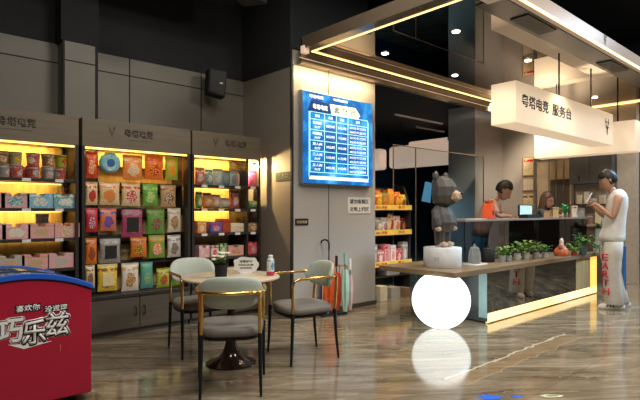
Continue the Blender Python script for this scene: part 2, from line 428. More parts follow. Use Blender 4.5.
struct(box('trim_6', M_sign2, (3.78, 3.86, 4.44, 4.50, ZC-.06, ZC+.02)))
# front beam of the canopy: pale lit box with the stag emblem
beam = empty('canopy_beam', (4.15, 2.16, 3.06), 0, 'pale lit canopy beam with a small stag emblem, above the hanging sign', 'beam')
box('beam_body', mat('pale_beam_panel', (.26, .20, .155), .4, emit=.17, ecol=(1, .72, .52), noise=.02), (0, 5.7, 0, .07, 0.058, .215), beam)
box('led_line', M_led, (.0, 5.7, -.012, 0, .045, .068), beam)
for x in (.55, 2.75): box('air_vent', mat('dark_vent', (.03, .025, .02), .5), (x, x+.62, .10, .28, .040, .052), beam)
deer(M_ink, beam, (2.23, -.002, .155), FACE_Y, .12)
box('end_block', mat('pale_beam_panel', (1,1,1)), (-.30, .0, .02, .20, .02, .21), beam)
box('reflection_mask', mat('dark_brown_mask', (.05, .042, .035), .3), (.02, 5.66, .075, .34, .052, .0595), beam)  # dark sheet added to hide the sign's reflection in the mirror

# recessed downlights
for k, (px, py, lab) in enumerate(((385, 53, 'near the pillar corner'), (456, 31, 'farthest from the pillar, upper one of the pair'), (455, 75, 'just above the long LED line'), (595, 97, 'above the right end of the hanging sign'), (528, 60, 'above the left end of the hanging sign'))):
    t = (ZC-EYE)*F_PX/(HOR-py); x, y = spot_xy(px, t)
    x = min(max(x, 4.1), 9.6); y = min(max(y, 2.3), 4.4)
    d = empty('downlight', (x, y, ZC), 0, 'small round ceiling downlight ' + lab, 'ceiling light', 'downlights in the mirror ceiling')
    MB().lathe([(.055, -.006), (.058, -.003), (.058, 0)], n=20).build('ring', M_bronze, d)
    MB().lathe([(.0, -.012), (.038, -.012), (.04, -.006)], n=16).build('bulb', mat('bulb_glow', (1, 1, 1), .3, emit=14, ecol=(1, .92, .75), noise=0), d)

# ------------------------------------------------------------------ things on and under the black ceiling
def duct(b, label, name='air_duct', m=None):
    return tag(box(name, m or mat('dark_duct', (.02, .021, .024), .45), b, bevel=.01), label, 'duct')
duct((1.0, 3.2, 4.6, 5.1, 3.6, 3.95), 'black rectangular air duct under the ceiling above the shelves')
d = empty('ceiling_projector', (2.75, 4.05, 3.25), .5, 'black projector hanging from a pole under the dark ceiling', 'projector')
box('body', M_black, (-.16, .16, -.13, .13, 0, .11), d, .02); MB().tube([(0, 0, .1), (0, 0, 1.0)], .018).build('pole', M_black, d)
MB().tube([(.0, -.13, .055), (0, -.16, .055)], .035, 12).build('lens', M_shelf, d)
for i, (p, q) in enumerate((((318, 0, 4.2), (363, 11, 4.2)),)):
    t0 = (4.1-EYE)*F_PX/(HOR-p[1]); t1 = (4.1-EYE)*F_PX/(HOR-q[1])
    a = spot_xy(p[0], t0); c = spot_xy(q[0], t1)
    tag(MB().tube([(a[0]*1.0, a[1], 4.1), (c[0], c[1], 4.1)], .012).build('conduit', mat('pale_conduit', (.6, .62, .65), .4)), 'pale metal conduit running across the black ceiling', 'pipe')
tag(MB().tube([(-1, 3.4, 4.15), (7, 3.0, 4.15)], .05).build('sprinkler_pipe', M_black), 'black sprinkler pipe under the ceiling', 'pipe')
tag(MB().tube([(-.6, -1, 4.03), (.9, 5.5, 4.03)], .035).build('sprinkler_pipe', M_black), 'thin black sprinkler pipe crossing towards the left wall', 'pipe')
# loudspeaker on the wall
sp = empty('wall_speaker', (X_at(215, 5.38), 5.38, 2.62), -.25, 'black loudspeaker hung high on the taupe wall', 'speaker')
MB().prism([(-.11, .02), (.10, -.02), (.125, .30), (-.095, .31)], -.09, .08, 'y').build('cabinet', M_black, sp, .01)
MB().prism([(-.092, .04), (.085, .0), (.108, .28), (-.078, .29)], -.098, -.09, 'y').build('grille', mat('speaker_grille', (.03, .03, .03), .6, bump=.4, bscale=200), sp)
box('badge', M_white, (.03, .065, -.102, -.098, .135, .15), sp)
box('bracket', M_black, (-.02, .02, .08, .25, .1, .2), sp)

# ------------------------------------------------------------------ service desk sign
sg = empty('hanging_sign', (5.73, 2.90, 2.29), 0, 'long peach lightbox sign with black Chinese characters hanging over the service desk', 'sign')
L1 = X_at(613, 2.9) - 5.73
box('lightbox', M_sign, (0, L1, 0, .32, 0, .495), sg, .006)
text('粤塔电竞', M_ink, 'lettering', sg, ((X_at(535.5, 2.9)-5.73), -.001, .285), FACE_Y, .72, .155)
text('服务台', M_ink, 'lettering', sg, ((X_at(562, 2.9)-5.73), -.001, .285), FACE_Y, .60, .155)
deer(M_ink, sg, (X_at(607, 2.9)-5.73, -.001, .265), FACE_Y, .26)
for x in (X_at(559, 3.06)-5.73, X_at(591, 3.06)-5.73):
    MB().tube([(x, .16, .49), (x, .16, ZC-2.29)], .012).build('hanger_rod', M_black, sg)
s2 = empty('lightbox_sign', (9.2, 2.67, 2.21), 0, 'blank peach lightbox behind and below the hanging sign', 'sign')
box('lightbox', M_sign, (0, .3, 0, 1.64, 0, .5), s2, .006)
for y in (.3, 1.3): MB().tube([(.15, y, .49), (.15, y, ZC-2.21)], .012).build('hanger_rod', M_black, s2)
# lit boxes in the room behind
def rbox(x0, x1, y0, y1, z0, z1, name, lab):
    o = empty(name, (x0, y0, z0), 0, lab, 'sign', 'pale lit boxes in the back room'); MB().box(0, x1-x0, 0, y1-y0, 0, z1-z0).build('lightbox', M_sign2, o, .07, seg=4)
    for y in (.25, y1-y0-.25): MB().tube([((x1-x0)/2, y, z1-z0-.01), ((x1-x0)/2, y, 3.3-z0)], .01).build('hanger_rod', M_black, o)
    return o
rbox(9.2, 9.5, 6.0, 7.78, 2.24, 2.74, 'lightbox_sign', 'long pale rounded lightbox hanging in the dark back room')
rbox(10.2, 10.5, 5.6, 8.0, 2.62, 2.98, 'lightbox_sign', 'pale lightbox half hidden behind the long rounded one in the back room')
rbox(9.2, 9.5, 8.05, 8.75, 2.24, 2.74, 'lightbox_sign', 'short pale lightbox just right of the blue screen in the back room')
# track rails in the back room
for y, z, x0, x1, lab in ((6.0, 3.0, 7.3, 8.8, 'upper pale rail under the back room ceiling'), (6.5, 2.98, 8.6, 9.6, 'short pale rail deeper under the back room ceiling')):
    tag(box('ceiling_rail', mat('pale_rail', (.5, .42, .36), .4, .3), (x0, x1, y, y+.03, z, z+.03)), lab, 'rail')
# teal panel and dark cupboard in the back room
tag(box('teal_panel', mat('teal_board', (.05, .28, .36), .5), (7.3, 8.05, 7.3, 7.36, 0, 1.85), bevel=.01), 'dark teal board standing behind the bear statue', 'board')
# glass partition behind the desk
gp = empty('glass_partition', (6.03, 5.0, 0), 0, 'tall clear glass partition with thin brass frame beside the snack rack', 'partition')
box('glass_pane', mat('partition_glass', (.8, .85, .85), .02, trans=1, ior=1.02, noise=0), (0.01, 2.6, .0, .008, .05, 2.25), gp)
M_dimr = mat('dim_brass', (.28, .22, .16), .4, .5)
box('top_rail', M_dimr, (0, 2.62, -.005, .01, 2.25, 2.262), gp)
for x in (0, .55, 2.6): box('post', M_dimr, (x, x+.012, -.005, .01, 0, 2.25), gp)
# ------------------------------------------------------------------ lit display shelves along the left wall
SY = 5.11
LEV = [1.545, 1.275, 1.0, .72]
def shelf_unit(x0, x1, kind, label):
    W = x1 - x0
    u = empty('display_shelf', (x0, SY, 0), 0, label, 'shelf', 'lit display shelves along the taupe wall')
    hd = box('header_board', M_header, (0, W, 0, .42, 1.87, 2.14), u, .004)
    box('back_panel', M_shelfback, (.02, W-.02, .40, .43, .42, 1.88), u)
    for s in (0, 1):
        yb = .04 if (s and kind == 'narrow') else .43
        box('side_panel' if yb > .1 else 'corner_post', M_shelf, ((0, .028) if s == 0 else (W-.028, W)) + (0.005, yb, .42, 1.87), u)
    base = box('cabinet', M_cab, (0, W, .03, .44, .06, .385), u)
    box('cabinet_top', M_shelf, (0, W, .0, .44, .385, .42), u, .003)
    box('plinth', M_cab, (0, W, .06, .44, 0, .06), u)
    dw = W/2
    for k in range(2):
        dr = box('door', M_cab, (k*dw+.004, (k+1)*dw-.004, .012, .03, .065, .382), u, .002)
        hx = dw + (-.045 if k == 0 else .045)
        MB().tube([(hx, .012, .19), (hx, -.012, .2), (hx, -.018, .235), (hx, -.012, .27), (hx, .012, .28)], .006).build('handle', M_black, dr)
    box('top_led', M_shelfled, (.03, W-.03, .03, .045, 1.852, 1.867), u)
    if kind != 'pegs':
        for z in LEV:
            box('shelf_board', M_shelf, (.028, W-.028, .015, .40, z-.028, z), u, .002)
            if z > 1.1 or kind == 'wide': 
                if z > .9: box('shelf_led', M_shelfled, (.04, W-(.22 if kind == 'narrow' else .04), .375, .39, z-.036, z-.029), u)
        for z in LEV[:3]:
            for k in range(4):
                x = .12 + k*W/4.2
                box('price_tag', M_white, (x, x+.07, .006, .014, z-.03, z-.002), u)
    else:
        for z in (1.60, 1.34, 1.06, .80, .60):
            box('peg_rail', M_shelf, (.028, W-.028, .36, .40, z+.10, z+.12), u)
        for z in LEV: box('shelf_board', M_shelf, (.028, W-.028, .18, .40, z-.024, z), u, .002)
    if kind == 'narrow':
        xd = X_at(248, SY) - x0
        box('divider', M_shelf, (xd-.012, xd+.012, .01, .4, .42, 1.87), u)
    # header lettering
    px = {'wide': X_at(17, SY), 'pegs': X_at(139, SY), 'narrow': X_at(236, SY)}[kind] - x0
    text('粤塔电竞', M_darktext, 'lettering', hd, (px, -.002, 2.035), FACE_Y, .30, .08)
    box('lettering_line', M_darktext, (px-.12, px+.12, -.003, 0, 1.962, 1.966), hd)
    if kind != 'wide': deer(M_darktext, hd, (px-.27, -.002, 2.03), FACE_Y, .11, .003)
    return u
U1 = shelf_unit(.43, 1.56, 'wide', 'lit display shelf at the left with red cups and small pastel boxes')
U2 = shelf_unit(1.59, 2.72, 'pegs', 'middle lit display shelf hung with rows of bright snack bags')
U3 = shelf_unit(2.74, 3.66, 'narrow', 'right lit display shelf with silver teal packs, next to the grey pillar side')
tag(box('side_led', M_shelfled, (3.664, 3.672, 5.30, 5.5, 1.83, 1.85)), 'warm strip light beside the right display shelf washing the pillar side', 'light strip')

# packaging -----------------------------------------------------------
COL = dict(red=(.62,.03,.02), orange=(.85,.22,.02), yellow=(.85,.58,.05), cream=(.80,.66,.36), green=(.10,.38,.05), lime=(.36,.60,.06), teal=(.10,.34,.36),
           blue=(.04,.12,.50), pink=(.80,.38,.40), magenta=(.45,.04,.14), black=(.03,.03,.03), white=(.78,.74,.66), brown=(.22,.09,.03), grey=(.30,.27,.25),
           silver=(.45,.50,.48), tan=(.60,.38,.18), purple=(.25,.08,.25), sky=(.15,.45,.62), mint=(.35,.60,.55))
def pk(a, b, c, seed=0): return pack('print_%s_%s_%s_%d' % (a, b, c, seed), COL[a], COL[b], COL[c], seed)
def pillow(w, h, d, name='bag', m=None, parent=None):
    b = MB(); rings = []
    for k in range(9):
        v = k/8; th = d/2*max(.06, math.sin(PI*v)**.55); ww = w/2*(1 - .05*math.sin(PI*v))
        rings.append([(ww*math.copysign(abs(math.cos(a))**.6, math.cos(a)), th*math.copysign(abs(math.sin(a))**.9, math.sin(a)), h*v) for a in [2*PI*j/16 for j in range(16)]])
    b.loft(rings); return b.build(name, m, parent, smooth=True)
N_BAG = [0]
def bag(x, y, z, w, h, d, m, label, group, rz=0, tilt=0, hang=False, win=None):
    N_BAG[0] += 1
    o = empty('snack_bag', (x, y, z), rz, label, 'snack bag', group); o.rotation_euler.x = tilt
    pillow(w, h, d, 'pouch', m, o)
    box('seal', m if win is None else win, (-w*.49, w*.49, -.004, .004, h-.002, h+.014), o)
    if win is not None: 
        MB().prism([(-w*.28, h*.2), (w*.28, h*.2), (w*.28, h*.72), (-w*.28, h*.72)], -d*.52, -d*.4, 'y').build('window', win, o, bevel=.006)
    if hang: MB().tube([(0, .0, h+.012), (0, .14, h+.018)], .003, 6).build('hook', M_gold, o)
    return o
def tray_box(x, y, z, w, dd, h, m, label, group, rz=0, top=None):
    o = empty('snack_box', (x, y, z), rz, label, 'snack box', group)
    MB().prism([(-w/2, 0), (w/2, 0), (w/2, h), (w*.16, h), (w*.12, h*.78), (-w*.12, h*.78), (-w*.16, h), (-w/2, h)], -dd/2, dd/2, 'y').build('carton', m, o, .003)
    if top: box('label', top, (-w*.3, w*.3, -dd/2-.002, -dd/2, h*.15, h*.6), o)
    return o
def cup(x, y, z, r, h, m, label, group, lid=None):
    o = empty('noodle_cup', (x, y, z), R.uniform(0, 6), label, 'cup', group)
    MB().lathe([(r*.80, 0), (r*.84, .004), (r*.98, h*.93), (r*1.03, h*.95), (r*1.03, h*.98)], n=20).build('cup', m, o, smooth=True)
    MB().lathe([(r*1.03, h*.98), (r*.98, h), (.001, h)], n=20).build('lid', lid or M_white, o)
    return o
def carton(x, y, z, w, dd, h, m, label, group, rz=0, tilt=0, name='snack_carton', lidm=None):
    o = empty(name, (x, y, z), rz, label, 'box', group); o.rotation_euler.x = tilt
    box('carton', m, (-w/2, w/2, -dd/2, dd/2, 0, h), o, .003)
    box('flap', lidm or m, (-w/2+.002, w/2-.002, -dd/2+.002, dd/2-.002, h-.001, h+.004), o)
    return o
ORD = ['first', 'second', 'third', 'fourth', 'fifth', 'sixth', 'seventh', 'eighth']
# left unit: two layers of red cups on the top shelf
ct = [('red','brown','white'),('red','yellow','white'),('grey','red','white'),('brown','red','cream'),('red','grey','white'),('grey','brown','yellow')]
pxs = [2, 15, 33, 49, 61]
for lay in range(2):
    for k, px in enumerate([-8, 3, 16, 33, 48, 60, 71] if lay == 0 else [-6, 2, 15, 33, 48, 61]):
        x = X_at(px, 5.24); c = ct[(k*2+lay) % 6]
        if x < .5 or x > 1.48: continue
        m = pk('lime', 'yellow', 'red', 3) if (lay == 1 and k == 5) else pk(*c, k)
        cup(x, 5.24, LEV[0]+lay*.118, .058, .115, m, '%s noodle cup, %s from left in the %s layer of the left display shelf' % ('lime' if (lay==1 and k==5) else c[0], ORD[k], 'lower' if lay == 0 else 'upper'), 'noodle cups on the top shelf', M_shelf if k % 2 else M_white)
for k, (px) in enumerate((6, 24, 46)):
    x = X_at(px, 5.42)
    cup(x, 5.40, LEV[0], .058, .115, pk('red','brown','white', 9), 'red noodle cup behind the front cups on the left display shelf, %s from left' % ORD[k], 'noodle cups on the top shelf')
rows = [(1, [(-11,('pink','white','tan')),(14,('pink','white','teal')),(39,('sky','teal','white')),(64,('teal','sky','white'))]),
        (2, [(-10,('pink','tan','white')),(15,('pink','cream','white')),(40,('pink','silver','tan')),(65,('pink','white','tan'))]),
        (3, [(9,('silver','pink','tan')),(34,('pink','silver','tan')),(59,('pink','tan','silver'))])]
for ri, items in rows:
    for k, (px, c) in enumerate(items):
        x = X_at(px, 5.2)
        if x < .57: continue
        tray_box(x, 5.24, LEV[ri]+.001, .225, .2, .135, pack('tray_%s%d%d' % (c[0], ri, k), COL[c[0]], COL[c[1]], COL[c[2]], k+ri, .5), '%s notched snack box, %s from left on the %s board of the left display shelf' % (c[0], ORD[k], ORD[ri]), 'notched boxes on the left display shelf')
bag(X_at(43, 5.3), 5.33, LEV[2]+.01, .12, .2, .05, pk('silver','grey','white',2), 'silver pouch standing behind the notched boxes on the left display shelf', 'loose pouches', .1)
bag(X_at(70, 5.3), 5.37, LEV[1]+.01, .10, .22, .05, pk('magenta','red','white',2), 'magenta pouch leaning at the right end of the second shelf', 'loose pouches', .1)

# middle unit: five rows of hanging bags (left, right, top, bottom in the photograph's frame, at their real distance)
hang = [
 [(85,98,151,178,'red','white','orange',0),(122,143,155,180,'orange','pink','cream',0),(144,164,155,180,'orange','yellow','red',0),(165,178,157,180,'lime','yellow','orange',0),(180,189,154,180,'red','orange','white',0)],
 [(85,98,182,205,'cream','brown','red',0),(99,120,182,205,'cream','tan','orange',0),(121,141,183,206,'cream','white','red',0),(142,158,184,206,'green','white','lime',0),(160,176,185,207,'tan','white','brown',0),(179,189,184,207,'brown','red','cream',0)],
 [(85,98,208,232,'red','white','magenta',0),(99,117,208,231,'orange','red','blue',0),(121,143,208,237,'magenta','black','grey',1),(146,165,209,234,'green','grey','brown',0),(167,181,208,232,'white','brown','tan',0)],
 [(85,97,238,264,'orange','red','brown',0),(99,121,237,263,'grey','black','silver',1),(130,147,237,257,'orange','yellow','brown',0),(148,165,235,258,'green','white','orange',0),(167,181,235,257,'white','brown','grey',0)],
 [(85,95,265,288,'cream','grey','brown',0),(97,118,264,291,'yellow','cream','brown',1),(121,139,263,291,'white','brown','tan',0),(140,153,262,288,'teal','silver','green',0),(156,170,268,291,'lime','green','red',0),(170,184,266,291,'green','lime','yellow',0)]]
for ri, row in enumerate(hang):
    for k, (a, b_, t_, bt, c1, c2, c3, win) in enumerate(row):
        y = 5.24; px = (a+b_)/2; x = X_at(px, y); t = dep(x, y)
        w_ = X_at(b_, y)-X_at(a, y); z0 = Z_at(bt, t); z1 = Z_at(t_, t)
        if ri == 4: z0 = max(z0, .425)
        w_ = min(w_, 2*(x-1.625), 2*(2.688-x))
        bag(x, y, z0, w_*.96, z1-z0-.014, .06, pk(c1, c2, c3, (k+ri*2) % 5), '%s and %s snack bag, %s from left in the %s hanging row' % (c1, c2, ORD[k], ORD[ri]), 'hanging snack bags', R.uniform(-.06, .06), 0, ri < 4, mat('window_'+c2, COL[c2], .3) if win else None)
x = X_at(110, 5.22)
d = empty('round_snack_pack', (x, 5.22, Z_at(163, dep(x, 5.22))), 0, 'round sky blue pack hanging in the top row of the middle display shelf', 'snack pack')
MB().tube([(0, -.025, 0), (0, -.012, 0), (0, .02, 0)], [.085, .1, .1], 28).build('pack', pack('round_blue', COL['sky'], COL['white'], COL['mint'], 2), d)
MB().tube([(0, -.03, 0), (0, -.02, 0)], .04, 20).build('picture', mat('dark_blue_print', (.02, .12, .35), .4), d)
box('card', M_white, (-.05, .05, -.004, .004, .09, .12), d); MB().tube([(0, 0, .11), (0, .12, .115)], .003, 6).build('hook', M_gold, d)
tag(box('corner_led', M_shelfled, (2.683, 2.69, 5.3, 5.31, 1.02, 1.2)), 'short upright strip light at the right inside edge of the middle display shelf', 'light strip')

# right unit
def Xw(px): return X_at(px, 5.26)
G3 = 'packs on the right display shelf'
for k, (a, b_, c) in enumerate(((197,206,('red','brown','white')),(206,215,('teal','silver','white')),(215,224,('silver','teal','white')),(223,232,('teal','silver','grey')),(231,239,('silver','teal','grey')),(239,246,('pink','magenta','white')),(250,258,('magenta','red','purple')))):
    x = Xw((a+b_)/2); w_ = Xw(b_)-Xw(a)
    bag(x, 5.30, LEV[0]+.005, w_*.98, .19-.02*(k % 2), .06, pk(*c, k), '%s pouch, %s from left on the top board of the right display shelf' % (c[0], ORD[k]), G3, .15 if k % 2 else -.1, .0)
for k, (a, b_, h, c) in enumerate(((196,203,.18,('green','white','cream')),(203,213,.17,('orange','red','cream')),(213,221,.15,('tan','orange','white')),(221,231,.11,('silver','white','tan')),(231,240,.21,('red','orange','white')),(241,246,.17,('pink','white','orange')),(249,258,.08,('green','silver','grey')))):
    x = Xw((a+b_)/2); w_ = Xw(b_)-Xw(a)
    bag(x, 5.28, LEV[1]+.005, w_*.96, h, .07, pk(*c, k+1), '%s and %s pouch, %s from left on the second board of the right display shelf' % (c[0], c[1], ORD[k]), G3, R.uniform(-.25, .25))
for k, (a, b_, h, c) in enumerate(((194,203,.13,('orange','white','cream')),(207,219,.12,('blue','white','red')),(219,227,.15,('red','orange','brown')),(227,242,.10,('cream','red','white')),(244,257,.10,('brown','red','cream')))):
    x = Xw((a+b_)/2); w_ = Xw(b_)-Xw(a)
    carton(x, 5.27, LEV[2]+.001, w_*.95, .18, h, pk(*c, k+2), '%s carton, %s from left on the third board of the right display shelf' % (c[0], ORD[k]), G3)
carton(Xw(240), 5.27, LEV[2]+.107, .07, .12, .07, M_glass, 'small clear box stacked on the cream carton on the right display shelf', G3, name='clear_box')
for k, (a, b_, h, c) in enumerate(((195,206,.14,('pink','red','white')),(207,215,.13,('white','pink','red')),(216,223,.15,('green','red','white')),(224,240,.12,('pink','red','tan')),(244,257,.15,('red','magenta','pink')))):
    x = Xw((a+b_)/2); w_ = Xw(b_)-Xw(a)
    tray_box(x, 5.27, LEV[3]+.001, w_*.95, .2, h, pk(*c, k+1), '%s snack tray, %s from left on the lowest board of the right display shelf' % (c[0], ORD[k]), G3)
for k, (px, c) in enumerate(((200,('lime','green','white')),(214,('red','white','pink')),(228,('cream','red','white')),(246,('red','brown','white')))):
    carton(Xw(px), 5.27, .421, .14, .2, .16, pk(*c, k), '%s carton, %s from left on the cabinet top of the right display shelf' % (c[0], ORD[k]), G3)

# ------------------------------------------------------------------ blue price screen on the pillar
scn = empty('price_screen', (3.84, 4.52, 1.58), 0, 'bright blue illuminated price board with a white table on the grey pillar', 'screen')
W, H = 1.19, 1.07
M_scr, nt, bb = _nt('blue_screen_glow')
tc = nt.nodes.new('ShaderNodeTexCoord'); n = nt.nodes.new('ShaderNodeTexNoise'); n.inputs['Scale'].default_value = 3.5; n.inputs['Detail'].default_value = 5
nt.links.new(tc.outputs['Object'], n.inputs['Vector'])
r = ramp(nt, [(.3, (.003, .05, .20)), (.5, (.008, .16, .50)), (.62, (.04, .40, .85)), (.76, (.35, .80, 1))]); nt.links.new(n.outputs['Fac'], r.inputs['Fac'])
nt.links.new(r.outputs['Color'], bb.inputs['Emission Color']); bb.inputs['Emission Strength'].default_value = 1.15; bb.inputs['Base Color'].default_value = (.01, .02, .05, 1); bb.inputs['Roughness'].default_value = .2
M_cyan = mat('cyan_glow', (.5, .9, 1), .4, emit=1.0, ecol=(.30, .82, 1), noise=0)
M_wglow = mat('white_glow', (1, 1, 1), .4, emit=.95, ecol=(.8, .97, 1), noise=0)
M_yglow = mat('cream_glow', (1, 1, .8), .4, emit=.9, ecol=(.85, 1, .75), noise=0)
M_dscr = mat('dark_blue_glow', (.01, .03, .1), .3, emit=.5, ecol=(.01, .07, .28), noise=0)
box('panel', M_scr, (0, W, 0, .05, 0, H), scn)
box('casing', mat('silver_casing', (.35, .38, .42), .3, .8), (-.012, W+.012, .012, .078, -.012, H+.012), scn, .004)
tb = MB()
x0, x1, z0, z1 = .10, W-.10, .13, .84
cols = [x0, .33, .53, .73, x1]; rws = [z0+.0] + [z0 + .125*k for k in range(1, 6)] + [z1]
for z in rws: tb.box(x0, x1, -.003, 0, z-.004, z+.004)
for x in cols: tb.box(x-.004, x+.004, -.003, 0, z0, z1)
tb.box(x0-.02, x0-.012, -.003, 0, z0-.06, z1); tb.box(x1+.012, x1+.02, -.003, 0, z0-.06, z1-.02)
tag(tb.build('table_grid', M_cyan, scn))
part(MB().prism([(x0-.02, .045), (x1+.02, .045), (x1-.01, .085), (x0+.01, .085)], -.004, 0, 'y').build('bottom_bar', M_wglow, scn), 'glowing white bar')
MB().prism([(.06, .84), (.44, .84), (.40, .965), (.12, .985)], -.003, 0, 'y').build('title_tab', M_dscr, scn)
part(MB().prism([(.45, .84), (.90, .84), (.95, .885), (.86, .975), (.42, .965)], -.003, 0, 'y').build('title_plate', M_yglow, scn), 'glowing cream title plate')
text('套餐价目', mat('navy_letters', (.02,.05,.1), .5, noise=0), 'lettering', scn, (.67, -.004, .905), FACE_Y, .36, .085, .002)
text('粤塔电竞', M_wglow, 'lettering', scn, (.26, -.004, .905), FACE_Y, .24, .06, .002)
text('粤塔电竞', M_wglow, 'lettering', scn, (.20, -.002, 1.02), FACE_Y, .22, .04, .002)
text('电竞酒店', M_wglow, 'lettering', scn, (.60, -.002, 1.03), FACE_Y, .25, .03, .002)
for k, s in enumerate(('区域', '会员', '单价', '套餐')):
    text(s, M_wglow, 'lettering', scn, ((cols[k]+cols[k+1])/2, -.002, (rws[-2]+rws[-1])/2), FACE_Y, None, .035, .002)
cell = [('普通区', '电竞区', '双人间', '三人间', '五人间')]
for i, s in enumerate(cell[0]):
    z = rws[4-i] + .0625
    text(s, M_wglow, 'lettering', scn, ((cols[0]+cols[1])/2, -.002, z+.022), FACE_Y, .15, .034, .002)
    text('大厅', M_wglow, 'lettering', scn, ((cols[0]+cols[1])/2, -.002, z-.028), FACE_Y, .10, .030, .002)
    text('%d元/时' % (6+2*i), M_wglow, 'lettering', scn, ((cols[1]+cols[2])/2, -.002, z), FACE_Y, .14, .036, .002)
    text('%d元/时' % (5+2*i), M_wglow, 'lettering', scn, ((cols[2]+cols[3])/2, -.002, z), FACE_Y, .14, .036, .002)
    text('%d元包三时' % (20+5*i), M_wglow, 'lettering', scn, ((cols[3]+cols[4])/2, -.002, z+.026), FACE_Y, .30, .034, .002)
    text('%d元包五时' % (30+5*i), M_wglow, 'lettering', scn, ((cols[3]+cols[4])/2, -.002, z-.028), FACE_Y, .30, .034, .002)
# small plates on the pillar
pl = empty('pillar_notice', (X_at(359, 4.6), 4.6, Z_at(205, dep(X_at(359,4.6), 4.6))), 0, 'small pale notice with two rows of black characters low right of the blue screen', 'notice')
box('plate', mat('pale_notice', (.62, .60, .56), .4), (-.21, .21, -.008, 0, -.11, .10), pl)
text('请勿吸烟区', M_ink, 'lettering', pl, (0, -.008, .045), FACE_Y, .36, .06, .002)
text('文明上网区', M_ink, 'lettering', pl, (0, -.008, -.055), FACE_Y, .36, .06, .002)
pl = empty('door_plate', (X_at(301.5, 4.6), 4.6, Z_at(222, dep(X_at(301,4.6), 4.6))), 0, 'small black plate with pale characters at the left edge of the pillar front', 'notice')
box('plate', M_black, (-.10, .10, -.008, 0, -.04, .04), pl); text('粤塔电竞', mat('orange_letters', (.6,.45,.25), .5, noise=0), 'lettering', pl, (0, -.008, 0), FACE_Y, .16, .035, .002)
ys = Y_at(283, 3.73)
pl = empty('side_plate', (3.728, ys, Z_at(176, dep(3.73, ys))), 0, 'small dark plate with pale characters on the warmly lit side of the pillar', 'notice')
box('plate', M_black, (-.008, 0, -.16, .13, -.055, .045), pl); text('洗手间', mat('green_letters', (.35,.45,.3), .5, noise=0), 'lettering', pl, (-.008, -.01, 0), FACE_X, .18, .05, .002)

# ------------------------------------------------------------------ snack rack behind the pillar
rx0, rx1, ry = 5.30, 6.30, 4.86
rk = empty('snack_rack', (rx0, ry, 0), 0, 'shop rack with yellow shelf edges full of snacks beside the pillar', 'rack')
W = rx1-rx0
box('back_panel', mat('rack_back', (.10, .08, .07), .5), (0, W, .36, .38, .1, 1.60), rk)
for x in (0, W-.02): MB().prism([(0.02, 0), (.38, 0), (.38, 1.68), (.14, 1.62), (.02, 1.3)], x, x+.02, 'x').build('side_frame', M_shelf, rk)
RL = [Z_at(y, dep(5.8, ry)) for y in (208, 233, 264)]
M_yel = mat('yellow_price_edge', (.85, .58, .10), .4)
for z in RL + [.3]:
    s = box('shelf', M_shelf, (.02, W-.02, .02, .36, z-.02, z), rk)
    if z > .31:
        e = box('price_edge', M_yel, (.0, W, -.004, .015, z-.03, z+.045), s)
        text('超值特惠', mat('red_print', (.6,.03,.02), .5, noise=0), 'lettering', e, (W*.3, -.005, z+.008), FACE_Y, .24, .04, .001)
        text('零食', mat('red_print', (.6,.03,.02), .5, noise=0), 'lettering', e, (W*.75, -.005, z+.008), FACE_Y, .16, .04, .001)
rc = [[('orange','yellow','red'),('brown','orange','white'),('orange','red','yellow'),('green','yellow','red'),('orange','brown','yellow'),('red','orange','yellow'),('yellow','orange','brown')],
      [('black','green','red'),('black','red','white'),('grey','red','white'),('white','red','grey'),('cream','black','red'),('white','grey','orange'),('black','yellow','red')],
      [('red','white','black'),('grey','red','white'),('red','pink','white'),('pink','white','red'),('white','red','pink'),('red','white','pink'),('grey','pink','white')]]
for ri in range(3):
    for k in range(7):
        c = rc[ri][k]; x = rx0 + .08 + k*(W-.16)/6
        nm = ('%s and %s snack bag, %s from left in the %s row of the rack' % (c[0], c[1], ORD[k], ('top', 'middle', 'lowest')[ri]))
        if ri < 2: bag(x, ry+.12, RL[ri]+.002, .145, .235 + .04*math.sin(k*1.9), .08, pk(*c, k % 4), nm, 'snacks on the rack', R.uniform(-.25, .25))
        else: carton(x, ry+.12, RL[ri]+.002, .125, .12, .25 + .05*math.sin(k*2.3), pk(*c, k % 4), nm.replace('bag', 'carton'), 'snacks on the rack')
for k in range(4):
    bag(rx0+.1+k*.2, ry+.27, RL[0]+.002, .14, .26, .06, pk('brown' if k % 2 else 'orange', 'yellow', 'red', k), '%s snack bag, %s from left behind the front bags on the snack rack' % ('brown' if k % 2 else 'orange', ORD[k]), 'snacks on the rack')
for k, (px, w_, h, m, lab) in enumerate(((379, .15, .20, mat('cream_carton', (.55,.5,.36),.6), 'cream carton on the floor beneath the snack rack'), (391, .20, .16, mat('grey_carton', (.3,.28,.25),.6), 'grey carton on the floor beneath the snack rack'), (403, .12, .13, mat('brown_carton', (.25,.16,.1),.6), 'brown carton on the floor beneath the snack rack'))):
    carton(X_at(px, 4.76), 4.75, 0, w_, .16, h, m, lab, 'cartons on the floor')
carton(X_at(391, 4.95), 5.0, .302, .3, .2, .14, mat('grey_bundle', (.35,.33,.3),.7), 'grey bundle on the bottom shelf of the snack rack', 'cartons on the floor')
